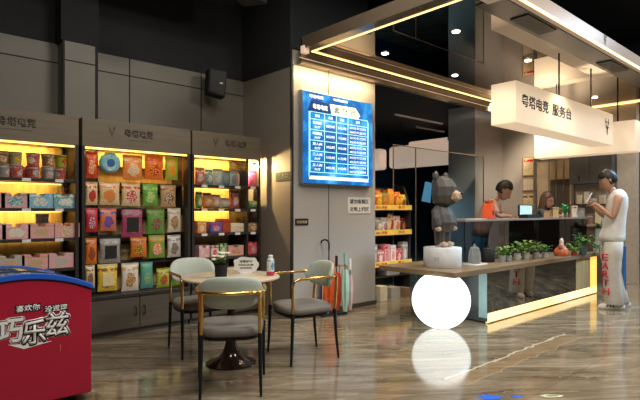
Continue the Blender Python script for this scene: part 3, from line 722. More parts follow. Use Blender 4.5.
# ------------------------------------------------------------------ ice cream freezer
fz = empty('ice_cream_freezer', (.34, 3.53, 0), 0, 'red chest freezer with a blue rim and white Chinese lettering at the left edge', 'freezer')
FW, FD = .82, .64
M_red = mat('freezer_red', (.40, .008, .035), .32, noise=.03, coat=.3)
M_blue = mat('freezer_blue', (.015, .11, .55), .3, noise=.03)
def arc(off=0, n=14, x0=0, x1=FW):
    return [(x0+(x1-x0)*k/n, .832 + off - .094*(2*((x0+(x1-x0)*k/n)/FW) - 1)**2) for k in range(n+1)]
MB().prism([(0, .05), (FW, .05)] + list(reversed(arc())), 0, FD, 'y').build('body', M_red, fz, .012)
MB().prism([(-.01, .735), *arc(.034), (FW+.012, .735), *reversed(arc(.0, x0=.0, x1=FW))], -.012, .05, 'y').build('rim', M_blue, fz, .004)
MB().prism([(-.01, .735), *arc(.034), (FW+.012, .735), *reversed(arc(.0))], FD-.05, FD+.012, 'y').build('rim', M_blue, fz, .004)
for x0, x1 in ((0, .07), (FW-.07, FW)):
    MB().prism([*arc(.0, 4, x0, x1), *reversed(arc(.034, 4, x0, x1))], .05, FD-.05, 'y').build('side_rail', M_blue, fz)
for y0, y1, dz in ((.055, .34, .012), (.32, FD-.055, .020)):
    MB().prism([*arc(dz, 14, .07, FW-.07), *reversed(arc(dz+.006, 14, .07, FW-.07))], y0, y1, 'y').build('sliding_lid', mat('freezer_glass', (.08, .16, .25), .04, metal=.3, noise=0), fz)
for x, y in ((.10, .08), (FW-.10, .08), (.10, FD-.08), (FW-.10, FD-.08)):
    b = MB(); b.tube([(x-.018, y, .028), (x+.018, y, .028)], .028, 14); b.box(x-.012, x+.012, y-.012, y+.012, .03, .052); b.build('caster', M_black, fz)
M_lw = mat('logo_white', (.80, .80, .78), .4, noise=0); M_lk = mat('logo_dark', (.05, .01, .02), .4, noise=0)
def fxz(px, py): x = X_at(px, 3.53); return x - .34, Z_at(py, dep(x, 3.53))
# brand logo: white brush characters, dark outline, white halo
for ch, px, py, w_, h_, of in (('巧', 10, 331, .135, .135, 0), ('乐', 34, 332, .135, .15, .014), ('兹', 57, 324, .135, .145, .014)):
    lx, lz = fxz(px, py)
    for q in range(8): text(ch, M_lw, 'logo_halo', fz, (lx+.013*math.cos(q*PI/4), -.0003*(1+q % 2), lz+.013*math.sin(q*PI/4)), FACE_Y, w_, h_, .0006, offset=of)
    for q in range(8): text(ch, M_lk, 'logo_outline', fz, (lx+.008*math.cos(q*PI/4)+.002, -.0016-.0003*(q % 2), lz+.008*math.sin(q*PI/4)-.002), FACE_Y, w_, h_, .0006, offset=of)
    text(ch, M_lw, 'logo_character', fz, (lx, -.0035, lz), FACE_Y, w_, h_, .001, offset=of)
    if not of:
        for q in range(4): text(ch, M_lw, 'logo_stroke', fz, (lx+.004*math.cos(q*PI/2), -.0033, lz+.004*math.sin(q*PI/2)), FACE_Y, w_, h_, .0008, offset=0)
MB().prism([(fxz(8, 345)[0], fxz(8, 345)[1]), (fxz(24, 349)[0], fxz(24, 349)[1]), (fxz(52, 341)[0], fxz(52, 341)[1]), (fxz(24, 344)[0], fxz(24, 344)[1])], -.002, 0, 'y').build('logo_swoosh', M_lw, fz)
for s_, px in (('喜欢你', 28), ('没道理', 56)):
    lx, lz = fxz(px, 308)
    box('slogan_band', M_lk, (lx-.072, lx+.072, -.001, 0, lz-.024, lz+.024), fz)
    text(s_, M_lw, 'slogan', fz, (lx, -.0018, lz), FACE_Y, .132, .040, .002, offset=.02)
box('drip_mark', mat('pale_red', (.6, .2, .2), .4), (X_at(60, 3.53)-.34, X_at(60, 3.53)-.336, -.002, 0, .36, .40), fz)

# ------------------------------------------------------------------ round table and chairs
tx, ty = spot_xy(231, 4.21)
tb = empty('round_table', (tx, ty, 0), 0, 'small round cream table on a dark trumpet pedestal between the chairs', 'table')
MB().lathe([(.0, .695), (.385, .695), (.40, .702), (.40, .712), (.392, .718), (0, .718)], n=48).build('table_top', M_cream, tb, smooth=True)
MB().lathe([(.0, 0), (.205, 0), (.205, .008), (.17, .02), (.11, .045), (.068, .09), (.045, .16), (.033, .28), (.030, .45), (.034, .60), (.06, .685), (.0, .69)], n=36).build('pedestal', mat('dark_chrome', (.05, .035, .03), .15, .7), tb, smooth=True)

def chair(label):
    c = empty('armchair', (0, 0, 0), 0, label, 'chair', 'armchairs around the round table')
    # seat pad
    b = MB(); rings = []
    for z, s in ((.398, .94), (.402, 1), (.425, 1.01), (.448, 1), (.460, .93), (.465, .6)):
        ring = []
        for k in range(28):
            a = 2*PI*k/28; cx = math.copysign(abs(math.cos(a))**.55, math.cos(a)); sy = math.copysign(abs(math.sin(a))**.6, math.sin(a))
            wd = .225 + .02*cx
            ring.append((.01 + .225*s*cx, wd*s*sy, z))
        rings.append(ring)
    b.loft(rings).build('seat', M_seat, c, smooth=True, auto=2)
    MB().loft([[(.01 + .215*math.copysign(abs(math.cos(a))**.55, math.cos(a)), (.215+.02*math.cos(a))*math.copysign(abs(math.sin(a))**.6, math.sin(a)), z) for a in [2*PI*k/28 for k in range(28)]] for z in (.375, .398)]).build('seat_base', M_legblk, c)
    for x, y, dx in ((.21, .235, .02), (.21, -.235, .02), (-.20, .195, -.035), (-.20, -.195, -.035)):
        l = MB().tube([(x+dx, y*1.03, 0), (x+dx*.4, y*1.01, .2), (x, y, .42)], [.0095, .013, .0165], 10).build('leg', M_legblk, c, smooth=True)
        top = .665 if x > 0 else .70
        if x < 0: MB().tube([(x, y, .42), (x-.012, y*.99, .56), (x-.02, y*.97, .70)], .0125, 10).build('upright', M_gold, l, smooth=True)
    pts = []
    def half(s):
        p = [(.21, s*.235, .42), (.212, s*.237, .55), (.212, s*.238, .64), (.195, s*.239, .68), (.15, s*.24, .695), (0, s*.24, .698), (-.12, s*.232, .70), (-.19, s*.205, .70), (-.235, s*.14, .70), (-.255, s*.06, .70)]
        return p
    MB().tube(half(1) + [(-.258, 0, .70)] + list(reversed(half(-1))), .0125, 10).build('arm_rail', M_gold, c, smooth=True)
    # curved back pad
    b = MB(); rings = []
    for k in range(23):
        u = -1 + 2*k/22; hh = .112*max(.02, 1-abs(u)**3.2)**.5; th = .026*max(.15, 1-abs(u)**6)**.5
        ang = u*.95; cx, cy = -.01 - .215*math.cos(ang), .265*math.sin(ang)
        nx, ny = -math.cos(ang), math.sin(ang)
        rings.append([(cx + nx*th*math.cos(a) - (.02*math.sin(a) if 1 else 0), cy + ny*th*math.cos(a), .70 + hh*math.sin(a)) for a in [2*PI*j/16 for j in range(16)]])
    b.loft(rings).build('backrest', M_back, c, smooth=True, auto=2)
    return c
cA = chair('pale backed gold and black armchair seen from behind, nearest the camera')
cA.location = (1.985, 3.13, 0); cA.rotation_euler.z = math.atan2(.835, .55)
cB = copy_tree(cA); cB['label'] = 'pale backed gold and black armchair beside the umbrella stand, facing left'
cB.location = (2.87, 3.38, 0); cB.rotation_euler.z = math.atan2(.10, -.40)
cC = copy_tree(cA); cC['label'] = 'pale backed gold and black armchair behind the round table, nearest the display shelves'
cC.location = (2.30, 4.16, 0); cC.rotation_euler.z = math.atan2(-.98, -.12)

TZ = .718
def onz(px, py, z): t = (EYE-z)*F_PX/(py-HOR); return spot_xy(px, t)
# flower pot on the table
x, y = onz(221, 278, TZ)
fp = empty('flower_pot', (x, y, TZ), 0, 'small black pot of white flowers and green leaves on the round table', 'potted plant')
MB().lathe([(0, 0), (.044, 0), (.052, .10), (.052, .108), (.046, .108), (.045, .095), (0, .095)], n=24).build('pot', M_black, fp, smooth=True)
b = MB()
for k in range(16): b.leaf((0, 0, .09), (math.cos(k*2.4), math.sin(k*2.4), 1.0 + .6*(k % 3)), .085+.03*(k % 3), .03, .25)
b.build('leaves', mat('leaf_green', (.10, .22, .05), .5, noise=.3), fp)
for k in range(12):
    a = k*2.4; rr = .018 + .034*(k % 2)
    b = MB()
    for j in range(5): b.ico((rr*math.cos(a)+.011*math.cos(j*1.257), rr*math.sin(a)+.011*math.sin(j*1.257), .15+.024*(k % 3)), .015, 1, (1, 1, .6))
    b.build('flower', mat('white_petal', (.82, .78, .66), .6), fp)
# cloud shaped card
x, y = onz(246, 273, TZ)
cd = empty('table_card', (x, y, TZ), TH-PI/2+.1, 'white cloud shaped card with black writing standing on the round table', 'card')
pts = []
for k in range(40):
    a = 2*PI*k/40; rr = 1 + .06*math.cos(7*a); pts.append((.105*rr*math.copysign(abs(math.cos(a))**.7, math.cos(a)), .07 + .066*rr*math.copysign(abs(math.sin(a))**.7, math.sin(a))))
MB().prism(pts, -.004, .004, 'y').build('card', M_white, cd)
box('stand', M_white, (-.05, .05, -.03, .03, 0, .006), cd)
text('温馨提示', M_ink, 'lettering', cd, (0, -.0042, .100), FACE_Y, .11, .02, .0008); text('扫码点单', M_ink, 'lettering', cd, (.0, -.0042, .070), FACE_Y, .13, .018, .0008); text('谢谢惠顾', M_ink, 'lettering', cd, (0, -.0042, .044), FACE_Y, .10, .014, .0008)
# can
x, y = onz(270.5, 275.5, TZ)
cn = empty('spray_can', (x, y, TZ), 0, 'white and blue can with a pink base on the right side of the round table', 'can')
MB().lathe([(0, 0), (.030, 0), (.032, .004), (.032, .035)], n=24).build('base_band', mat('pink_band', (.6, .04, .12), .4), cn, smooth=True)
MB().lathe([(.031, .035), (.031, .125), (.024, .14), (.018, .143)], n=24).build('body', pack('can_print', COL['white'], COL['blue'], COL['sky'], 1), cn, smooth=True)
MB().lathe([(.020, .143), (.020, .165), (.012, .17), (0, .17)], n=20).build('cap', M_white, cn, smooth=True)

# ------------------------------------------------------------------ umbrella stand at the pillar
ux, uy = spot_xy(345.5, 6.2)
us = empty('umbrella_stand', (ux-.18, uy+.12, 0), -.10, 'gold wire umbrella stand against the grey pillar behind the right armchair', 'umbrella stand')
M_g2 = M_gold
box('tray', M_legblk, (-.14, .24, -.08, .08, 0, .02), us, .004)
for x in (-.135, .235):
    for y in (-.075, .075): MB().tube([(x, y, .02), (x, y, .58)], .006, 6).build('post', M_g2, us)
for z in (.2, .58): MB().tube([(-.135, -.075, z), (.235, -.075, z), (.235, .075, z), (-.135, .075, z)], .005, 6, close=True).build('ring_wire', M_g2, us)
def umbrella(px, t, L, r, m, hm, label, hook=True, lean=0):
    x, y = spot_xy(px, t)
    u = empty('umbrella', (x, y, .021), 0, label, 'umbrella', 'folded umbrellas in the stand'); u.rotation_euler = (0, lean, 0)
    b = MB(); rings = []
    for k in range(9):
        v = k/8; rr = r*(.25 + .75*math.sin(PI*min(1, v*.75+.08)))
        rings.append([(rr*(1+.18*math.cos(6*a))*math.cos(a), rr*(1+.18*math.cos(6*a))*math.sin(a), .03+(L-.2)*v) for a in [2*PI*j/24 for j in range(24)]])
    b.loft(rings).build('canopy', m, u, smooth=True)
    MB().tube([(0, 0, 0), (0, 0, L-.02)], .006, 8).build('shaft', M_legblk, u)
    if hook: MB().tube([(0, 0, L-.04), (0, 0, L+.04), (-.015, .012, L+.075), (-.045, .03, L+.085), (-.075, .05, L+.07), (-.08, .052, L+.04)], .011, 8).build('handle', hm, u, smooth=True)
    else: MB().tube([(0, 0, L-.1), (0, 0, L+.03)], .017, 10).build('handle', hm, u, smooth=True)
    return u
umbrella(329, 6.17, .80, .075, mat('orange_nylon', (.75, .12, .03), .5), M_black, 'orange folded umbrella with a black hooked handle in the stand', True)
umbrella(336.5, 6.17, .66, .06, mat('red_orange_nylon', (.68, .08, .03), .5), M_black, 'short red orange folded umbrella in the stand', False)
umbrella(345, 6.12, .70, .045, mat('pale_green_vinyl', (.40, .62, .52), .25), mat('mint_handle', (.2, .55, .45), .4), 'pale green umbrella with a mint handle in the stand', False)
umbrella(350, 6.2, .62, .035, mat('pinkish_vinyl', (.6, .42, .45), .3), M_white, 'pinkish folded umbrella at the right end of the stand', False)
umbrella(323, 6.22, .50, .045, mat('violet_nylon', (.10, .07, .28), .5), M_black, 'dark violet folded umbrella at the left end of the stand', False)

# ------------------------------------------------------------------ floor stickers at the bottom edge
def sticker(px, py, L, Wd, m, label, ext=None):
    t = EYE*F_PX/(py-HOR); x, y = spot_xy(px, t)
    o = empty('floor_sticker', (x, y, 0), TH-PI/2, label, 'sticker', 'floor stickers')
    pts = [(L/2*math.cos(a)*(1+.12*math.sin(5*a)), Wd/2*math.sin(a)*(1+.15*math.cos(3*a))) for a in [2*PI*k/28 for k in range(28)]]
    MB().prism(pts, .0, .0015, 'z').build('film', m, o)
    if ext: MB().prism([(a*.55, b*.45) for a, b in pts], .0015, .0025, 'z').build('print', ext, o)
M_sb = mat('blue_sticker', (.02, .15, .85), .3)
sticker(490, 397, .16, .08, M_sb, 'blue sticker on the marble floor, leftmost at the bottom edge')
sticker(517, 396.5, .08, .04, M_sb, 'small blue sticker on the marble floor beside the larger blue one')
sticker(552, 396, .15, .05, mat('white_green_sticker', (.7, .75, .6), .3), 'white and green oval sticker on the floor, rightmost at the bottom edge', mat('green_print', (.03, .2, .06), .3))
# ------------------------------------------------------------------ long oak display table, its base and the glowing orb
TY0, TY1, TZ0, TZ1 = 2.93, 3.94, .565, .62
TXL, TXR, TYC = 4.5, 8.42, 3.46
dt = empty('display_table', (TXL, TY0, 0), 0, 'long oak topped display table with mirrored front and lit base', 'table')
L = TXR-TXL
MB().prism([(0, 0), (L, 0), (L, .5), (1.05, .5), (1.05, 1.01), (0, 1.01)], TZ0, TZ1, 'z').build('table_top', M_table, dt, .004)
bx0 = 5.19-TXL; mx1 = 7.63-TXL; wx1 = 8.15-TXL
M_dkp = mat('dark_glass_panel', (.02, .022, .025), .06, noise=0)
box('base_body', mat('dark_grey_base', (.05, .05, .052), .3), (bx0+.01, L, .05, .5, .02, TZ0), dt)
box('mirror_panel', M_bmirror, (bx0, mx1, .035, .048, .11, TZ0), dt)
part(box('end_panel', mat('dark_end_panel', (.05, .055, .06), .25), (bx0-.006, bx0+.006, .03, .49, .02, TZ0), dt), 'dark grey end panel')
part(box('painted_reflection', mat('pale_teal_reflection', (.30, .46, .46), .3), (bx0-.012, bx0-.006, .03, .13, .06, TZ0-.01), dt), 'painted teal reflection beside the corner')  # teal reflection on the end panel, put in as a coloured strip
part(box('wood_panel', wood_mat('lit_oak_panel', (.42, .27, .12), (.6, .40, .18), 2), (mx1, wx1, .033, .048, .11, TZ0), dt), 'oak panel at the right end')
part(box('glow_panel', mat('yellow_glow_panel', (1, .7, .2), .4, emit=1.1, ecol=(1, .55, .08), noise=0), (wx1, L-.02, .03, .048, .11, TZ0), dt), 'glowing yellow panel')
part(box('base_light', M_baseled, (bx0, L-.02, .03, .05, .012, .108), dt), 'warm light strip along the foot')
box('foot_trim', M_gold, (bx0, L-.02, .02, .05, 0, .012), dt)
# glowing orb under the corner, flattened where it carries the table
ox, oy = spot_xy(441, 5.45); r0 = .305
ob = empty('glowing_orb', (ox, oy, 0), 0, 'white glowing ball carrying the corner of the oak table', 'lamp')
prof = []
for k in range(33):
    a = -PI/2 + PI*k/32; z = r0 + r0*math.sin(a)
    if z > TZ0-.002: break
    prof.append((r0*math.cos(a), z))
z = TZ0-.001; prof.append((math.sqrt(max(0, r0*r0-(z-r0)**2)), z)); prof.append((0, z))
MB().lathe(prof, n=48).build('globe', M_orb, ob, smooth=True)
MB().lathe([(0, 0), (.06, 0), (.06, .004), (0, .004)], n=24).build('foot_ring', M_gold, ob)

# ------------------------------------------------------------------ bear statue
bx, by = spot_xy(442.5, 5.82)
pd = empty('statue_pedestal', (bx, by, TZ1), 0, 'white round pedestal under the grey bear statue', 'pedestal')
MB().lathe([(0, 0), (.208, 0), (.212, .004), (.212, .215), (.206, .221), (0, .221)], n=48).build('drum', mat('pedestal_white', (.72, .74, .76), .35), pd, smooth=True)
part(box('plaque', mat('pedestal_plaque', (.55, .57, .6), .4), (-.002, .002, -.03, .03, .08, .12), pd), 'small grey plaque').location = (-.2125*math.cos(.3), -.2125*math.sin(.3), 0)
pd.children[-1].rotation_euler.z = .3
M_bear = mat('bear_grey', (.075, .070, .060), .45); M_bp = mat('bear_beige', (.50, .36, .25), .5)
br = empty('bear_statue', (bx, by, TZ1+.222), math.radians(-84), 'faceted grey bear statue with beige paws and snout standing on the white pedestal', 'statue')
def loft_z(rows, n=8, off=0):      # rows: z, centre x, centre y, rx, ry
    return MB().loft([[(cx + rx_*math.cos(2*PI*(k+.5)/n+off), cy + ry_*math.sin(2*PI*(k+.5)/n+off), z) for k in range(n)] for z, cx, cy, rx_, ry_ in rows])
loft_z([(.17, 0, 0, .08, .10), (.20, 0, 0, .115, .135), (.28, .012, 0, .13, .15), (.37, .0, 0, .115, .135), (.45, -.01, 0, .09, .11), (.49, 0, 0, .06, .08)], 10).build('torso', M_bear, br, .004)
hd = loft_z([(.47, .02, 0, .08, .09), (.50, .02, 0, .125, .135), (.58, .03, 0, .145, .155), (.68, .025, 0, .14, .15), (.76, .0, 0, .115, .135), (.80, -.01, 0, .06, .09)], 10).build('head', M_bear, br, .005)
for s in (-1, 1):
    MB().ico((-.02, s*.115, .80), .060, 1, (.6, 1, 1)).build('ear', M_bear, hd)
    MB().ico((.145, s*.055, .66), .012, 1).build('eye', M_ink, hd)
    lg = loft_z([(.03, 0, s*.065, .055, .052), (.10, 0, s*.066, .06, .055), (.20, 0, s*.062, .07, .062)], 8).build('leg', M_bear, br, .003)
    MB().ico((.04, s*.068, .035), .058, 1, (1.35, .95, .60)).build('foot', M_bp, lg)
    am = MB().tube([(0, s*.10, .44), (.0, s*.155, .40), (.02, s*.18, .32), (.045, s*.185, .24)], [.04, .05, .048, .04], 7).build('arm', M_bear, br, .003)
    MB().ico((.05, s*.185, .21), .042, 1, (1, .9, .8)).build('paw', M_bp, am)
MB().ico((.165, 0, .575), .078, 1, (.95, 1.15, .9)).build('snout', M_bp, hd); MB().ico((.238, 0, .605), .022, 1, (.7, 1.2, .8)).build('nose', M_ink, hd)
part(MB().prism([(-.17, .52), (-.06, .50), (-.04, .72), (-.12, .74)], -.175, -.165, 'y').build('blue_flap', mat('bear_sky_blue', (.10, .38, .72), .4), hd), 'sky blue flap at the side of the head')

# ------------------------------------------------------------------ service counter
CY0, CY1, CZ = 3.46, 3.95, 1.145
ct = empty('service_counter', (5.56, CY0, 0), 0, 'long black glass service counter with a thin pale top edge', 'counter')
CL = 9.42-5.56
M_smk = mat('smoked_glass', (.30, .31, .35), .03, trans=1, ior=1.25, noise=0)
box('front_glass', M_smk, (0.01, CL, .02, .032, 0.0, CZ-.03), ct); box('end_glass', M_smk, (0.01, .022, .034, .46, 0.0, CZ-.03), ct)
box('inner_shelf', M_shelf, (.03, CL-.03, .05, .40, .5, .52), ct); box('side_board', M_shelf, (CL-.025, CL, .034, .46, 0, CZ-.03), ct)
for x in (1.9, 2.9): box('inner_divider', M_shelf, (x, x+.02, .05, .44, .521, CZ-.03), ct)
box('counter_top', mat('counter_top_stone', (.30, .24, .20), .25), (0, CL, 0, .49, CZ-.028, CZ), ct, .004)
for x in (.98, 1.98, 2.98): box('panel_joint', M_shelf, (x, x+.006, .014, .021, .63, CZ-.03), ct)
def cpos(px, Y=3.6): return X_at(px, Y)
# orange red bag on the counter
ob2 = empty('gift_bag', (cpos(490), 3.62, CZ), .3, 'orange red bag with paper tufts on the counter in front of the bending clerk', 'bag')
MB().prism([(-.12, 0), (.12, 0), (.10, .20), (-.10, .20)], -.06, .06, 'y').build('bag_body', mat('orange_red_paper', (.80, .10, .02), .6), ob2, .012)
b = MB()
for k in range(14): b.leaf((R.uniform(-.06, .06), R.uniform(-.03, .03), .19), (math.cos(k*2.4)*.5, math.sin(k*2.4)*.5, 1), .09, .05, .2)
part(b.build('paper_tufts', mat('orange_tissue', (.75, .22, .06), .7), ob2), 'orange paper tufts')
box('dark_label', mat('dark_label', (.06, .03, .03), .5), (-.035, .035, -.065, -.058, .05, .11), ob2)
tag(box('paper_sheet', M_white, (cpos(470), cpos(480), 3.5, 3.68, CZ, CZ+.004)), 'white sheet of paper at the left end of the counter', 'paper')
mon = empty('monitor', (cpos(522, 3.85), 3.80, CZ), math.radians(8), 'computer monitor with a pale blue screen between the two clerks', 'monitor')
box('display', M_black, (-.29, .29, -.015, .015, .02, .20), mon, .004); part(box('lit_screen', mat('pale_blue_screen', (.5,.7,.75), .4, emit=.6, ecol=(.55, .85, .85), noise=.0), (-.28, .28, -.018, -.014, .03, .19), mon), 'pale blue glowing screen'); box('foot', M_black, (-.08, .08, -.06, .06, 0, .008), mon); box('neck', M_black, (-.02, .02, -.005, .012, .006, .05), mon)
kb = empty('desk_tray', (cpos(530, 3.6), 3.6, CZ), 0, 'low black tray on the counter in front of the seated clerk', 'tray')
box('tray_body', M_black, (-.22, .22, -.07, .07, 0, .05), kb, .008); box('tray_slot', M_shelf, (-.18, .18, -.05, .05, .05, .055), kb)
gb = empty('bottle_plant', (cpos(566), 3.62, CZ), 0, 'bright green plant in a clear bottle on the counter left of the man', 'potted plant')
MB().lathe([(0, 0), (.045, 0), (.05, .01), (.05, .08), (.02, .12), (.022, .13)], n=20).build('bottle', M_glass, gb, smooth=True)
b = MB()
for k in range(22): b.leaf((0, 0, .04+.012*(k % 12)), (math.cos(k*2.4)*.8, math.sin(k*2.4)*.8, 1.1), .13, .04, .3)
b.build('leaves', mat('vivid_green_leaf', (.03, .42, .12), .4, noise=.3), gb)
for k, (px, h, w_, c, lab) in enumerate(((549, .07, .10, 'tan', 'tan box on the counter right of the seated clerk'), (576, .13, .07, 'white', 'white box standing on the counter right of the green plant'), (583, .10, .06, 'silver', 'silver box on the counter beside the white box'), (557, .11, .05, 'cream', 'cream box on the counter left of the green plant'))):
    carton(cpos(px), 3.62, CZ, w_, .08, h*1.5, pk(c, 'tan', 'brown', k), lab, 'small boxes on the counter')

# ------------------------------------------------------------------ things standing on the oak table
x, y = onz(475, 264.5, TZ1)
tr = empty('serving_tray', (x, y, TZ1), 0, 'thin white tray under the glass pitcher on the oak table', 'tray')
MB().prism([(-.13, -.09), (.13, -.09), (.13, .09), (-.13, .09)], 0, .012, 'z').build('tray_plate', M_white, tr, .004)
box('tray_inset', mat('tray_inset', (.5, .5, .48), .4), (-.11, .11, -.07, .07, .012, .014), tr)
pt = empty('glass_pitcher', (x-.01, y, TZ1+.0145), 0, 'ribbed clear glass pitcher with lid on the white tray', 'pitcher')
M_jug = mat('frosted_glass', (.75, .8, .8), .15, trans=.75, noise=0)
MB().lathe([(0, 0), (.062, 0), (.07, .01), (.074, .07), (.066, .13), (.055, .165), (.058, .175), (0, .175)], n=24).build('jug', M_jug, pt, smooth=True)
MB().lathe([(0, .176), (.05, .176), (.045, .19), (.012, .20), (.014, .225), (0, .23)], n=20).build('lid', M_jug, pt, smooth=True)
MB().tube([(-.06, 0, .15), (-.10, 0, .145), (-.115, 0, .10), (-.10, 0, .05), (-.07, 0, .04)], .008, 8).build('handle', M_jug, pt, smooth=True)
x, y = onz(488, 262, TZ1)
bt = empty('dark_kettle', (x, y, TZ1), 0, 'black kettle on the oak table right of the glass pitcher', 'kettle')
MB().lathe([(0, 0), (.075, 0), (.08, .01), (.078, .12), (.06, .17), (0, .175)], n=24).build('kettle_body', M_black, bt, smooth=True)
MB().tube([(.06, 0, .14), (.11, 0, .15), (.12, 0, .09), (.08, 0, .04)], .01, 8).build('handle', M_black, bt, smooth=True); MB().lathe([(0, .175), (.02, .178), (.015, .2), (0, .2)], n=12).build('knob', M_black, bt)

GREENS = [mat('plant_green_a', (.12, .26, .03), .5, noise=.35), mat('plant_green_b', (.20, .30, .06), .5, noise=.3), mat('plant_green_c', (.06, .17, .03), .45, noise=.35)]
def plant(px, py, h, spread, pot_m, pr, ph, g, label, n=26, lw=.035, name='potted_plant', grp='potted plants on the oak table', off=0):
    x, y = onz(px, py, TZ1); h *= 1.28; spread *= 1.15
    o = empty(name, (x, y+off, TZ1), R.uniform(0, 6), label, 'potted plant', grp)
    MB().lathe([(0, 0), (pr*.8, 0), (pr*.85, .004), (pr, ph*.9), (pr*1.06, ph), (pr*.9, ph), (pr*.85, ph*.85), (0, ph*.85)], n=22).build('pot', pot_m, o, smooth=True)
    tag(MB().lathe([(0, ph*.86), (pr*.86, ph*.86), (0, ph*.9)], n=16).build('soil', mat('soil', (.05, .03, .02), .9), o))
    b = MB(); st = MB()
    for k in range(n):
        a = k*2.399; e = R.uniform(.35, 1.6); rr = R.random()
        bx_, by_ = pr*.5*math.cos(a), pr*.5*math.sin(a); tz = ph*.9 + (h-ph)*.55*rr
        tip = (bx_ + math.cos(a)*spread*.35*rr, by_ + math.sin(a)*spread*.35*rr, tz)
        st.tube([(bx_*.4, by_*.4, ph*.85), tip], .002, 4)
        b.leaf(tip, (math.cos(a), math.sin(a), e), spread*R.uniform(.6, 1.0), lw*R.uniform(.8, 1.3), .45)
    b.build('foliage', GREENS[g], o); st.build('stems', GREENS[2], o)
    return o
M_gp = mat('glass_pot', (.7, .74, .74), .1, trans=.5, noise=0); M_wp = mat('white_pot', (.62, .62, .60), .4); M_gbp = mat('slate_blue_pot', (.12, .16, .20), .4)
plant(502, 262, .20, .075, M_gp, .045, .085, 0, 'small leafy plant in a glass pot, leftmost in the row on the oak table')
plant(508.5, 261.5, .20, .075, M_gp, .042, .08, 0, 'small leafy plant in a glass pot, second from left on the oak table')
plant(517.5, 260, .24, .10, M_wp, .045, .09, 2, 'bushy plant in a pale pot, third from the left on the oak table', 34)
plant(526, 259, .27, .12, M_wp, .048, .09, 1, 'taller yellow green plant in a pale pot, in the middle of the small pots', 38, .045)
plant(536, 258.5, .25, .10, M_gp, .045, .09, 1, 'drooping pale green plant left of the round leafed one on the oak table', 30)
plant(545, 257.5, .18, .09, M_wp, .042, .075, 2, 'low dark leafed plant left of the orange ornament', 26)
plant(583, 254.5, .30, .16, M_gbp, .06, .14, 2, 'large leafy plant in a slate blue pot at the right of the oak table', 52, .05)
plant(574, 255.5, .20, .12, mat('red_pot', (.4, .05, .03), .4), .04, .05, 0, 'spiky green plant in a low red pot beside the large plant', 30, .03)
plant(596, 253, .16, .10, M_wp, .04, .07, 2, 'small dark plant in a pale pot at the right end of the oak table', 24)
x, y = onz(561.5, 256, TZ1)
og = empty('ceramic_ornament', (x, y, TZ1), .3, 'orange red ceramic ornament with a white flower on top on the oak table', 'ornament')
MB().lathe([(0, 0), (.085, 0), (.10, .02), (.095, .08), (.06, .12), (.05, .14), (0, .14)], n=22).build('body', mat('orange_glaze', (.50, .13, .05), .3, noise=.4, nscale=20), og, smooth=True)
for s in (-1, 1): MB().ico((s*.06, 0, .14), .045, 2, (1, .7, 1)).build('petal', mat('dusty_pink_glaze', (.45, .22, .16), .4), og)
part(MB().ico((0, 0, .20), .035, 2, (.8, .8, 1.5)).build('bud', mat('white_bud', (.75, .6, .5), .5), og), 'white bud')
# tall vase by the man
vs_ = empty('flower_vase', (cpos(598, 3.3), 3.3, TZ1), 0, 'tall clear vase with leaves beside the standing man', 'vase')
MB().lathe([(0, 0), (.05, 0), (.055, .02), (.04, .2), (.05, .33), (.047, .33)], n=22).build('vase_body', M_gp, vs_, smooth=True)
b = MB()
for k in range(26): b.leaf((0, 0, .28+.012*(k % 10)), (math.cos(k*2.4)*.8, math.sin(k*2.4)*.8, .9), .12, .04, .4)
b.build('leaves', GREENS[2], vs_)

# ------------------------------------------------------------------ the wall behind the desk
XW = 9.9
def wy(px): return Y_at(px, XW-.03)
def wz(px, py): return Z_at(py, dep(XW-.03, wy(px)))
def wframe(px0, px1, py0, py1, name, lab, cat, m, fm, grp=None, th=.02):
    y0, y1 = wy(px1), wy(px0); z1 = wz((px0+px1)/2, py0); z0 = wz((px0+px1)/2, py1)
    o = empty(name, (XW, (y0+y1)/2, z0), 0, lab, cat, grp); hw = (y1-y0)/2; h = z1-z0
    box('frame', fm, (-th-.012, -.0, -hw, hw, 0, h), o, .004)
    box('picture', m, (-th-.018, -th-.011, -hw+.02, hw-.02, .02, h-.02), o)
    return o
wframe(522.5, 534.5, 157, 176, 'wall_poster', 'orange and white poster, topmost left of the lit cabinet', 'poster', pk('cream', 'orange', 'red', 1), mat('tan_frame', (.45, .28, .15), .5), 'notices beside the desk')
wframe(522.5, 534.5, 178, 191, 'wall_poster', 'cream notice in the middle of the column left of the lit cabinet', 'poster', mat('cream_paper', (.75, .62, .42), .5), mat('tan_frame', (.45, .28, .15), .5), 'notices beside the desk')
wframe(522.5, 534.5, 193, 212, 'wall_poster', 'cream notice lowest in the column left of the lit cabinet', 'poster', pk('cream', 'tan', 'brown', 2), mat('tan_frame', (.45, .28, .15), .5), 'notices beside the desk')
# lit glass door
y0, y1 = wy(573), wy(536)
dr = empty('glass_door', (XW, y0, 0), 0, 'warmly lit glazed door with a metal frame behind the seated clerk', 'door')
dr.name = 'door_1'; dr['kind'] = 'structure'
for key in ('label', 'category'): 
    if key in dr: del dr[key]
zt = 2.22; M_fr = mat('steel_frame', (.40, .33, .27), .3, .8)
box('door_leaf', mat('warm_door_face', (.62, .46, .28), .35, noise=.2, nscale=4), (-.03, -.005, 0, y1-y0, 0, zt), dr)
box('top_rail', M_fr, (-.06, -.0, -.03, y1-y0+.03, zt, zt+.06), dr)
for yy in (-.03, y1-y0-.02): box('jamb', M_fr, (-.06, 0, yy, yy+.05, 0, zt), dr)
for f in (.22, .42, .62): box('mullion', M_fr, (-.045, -.03, (y1-y0)*f, (y1-y0)*f+.025, 0, zt), dr)
box('dark_reflection_pane', mat('dark_pane', (.12, .09, .06), .1, noise=0), (-.036, -.031, .06, (y1-y0)*.60, .9, 1.85), dr)
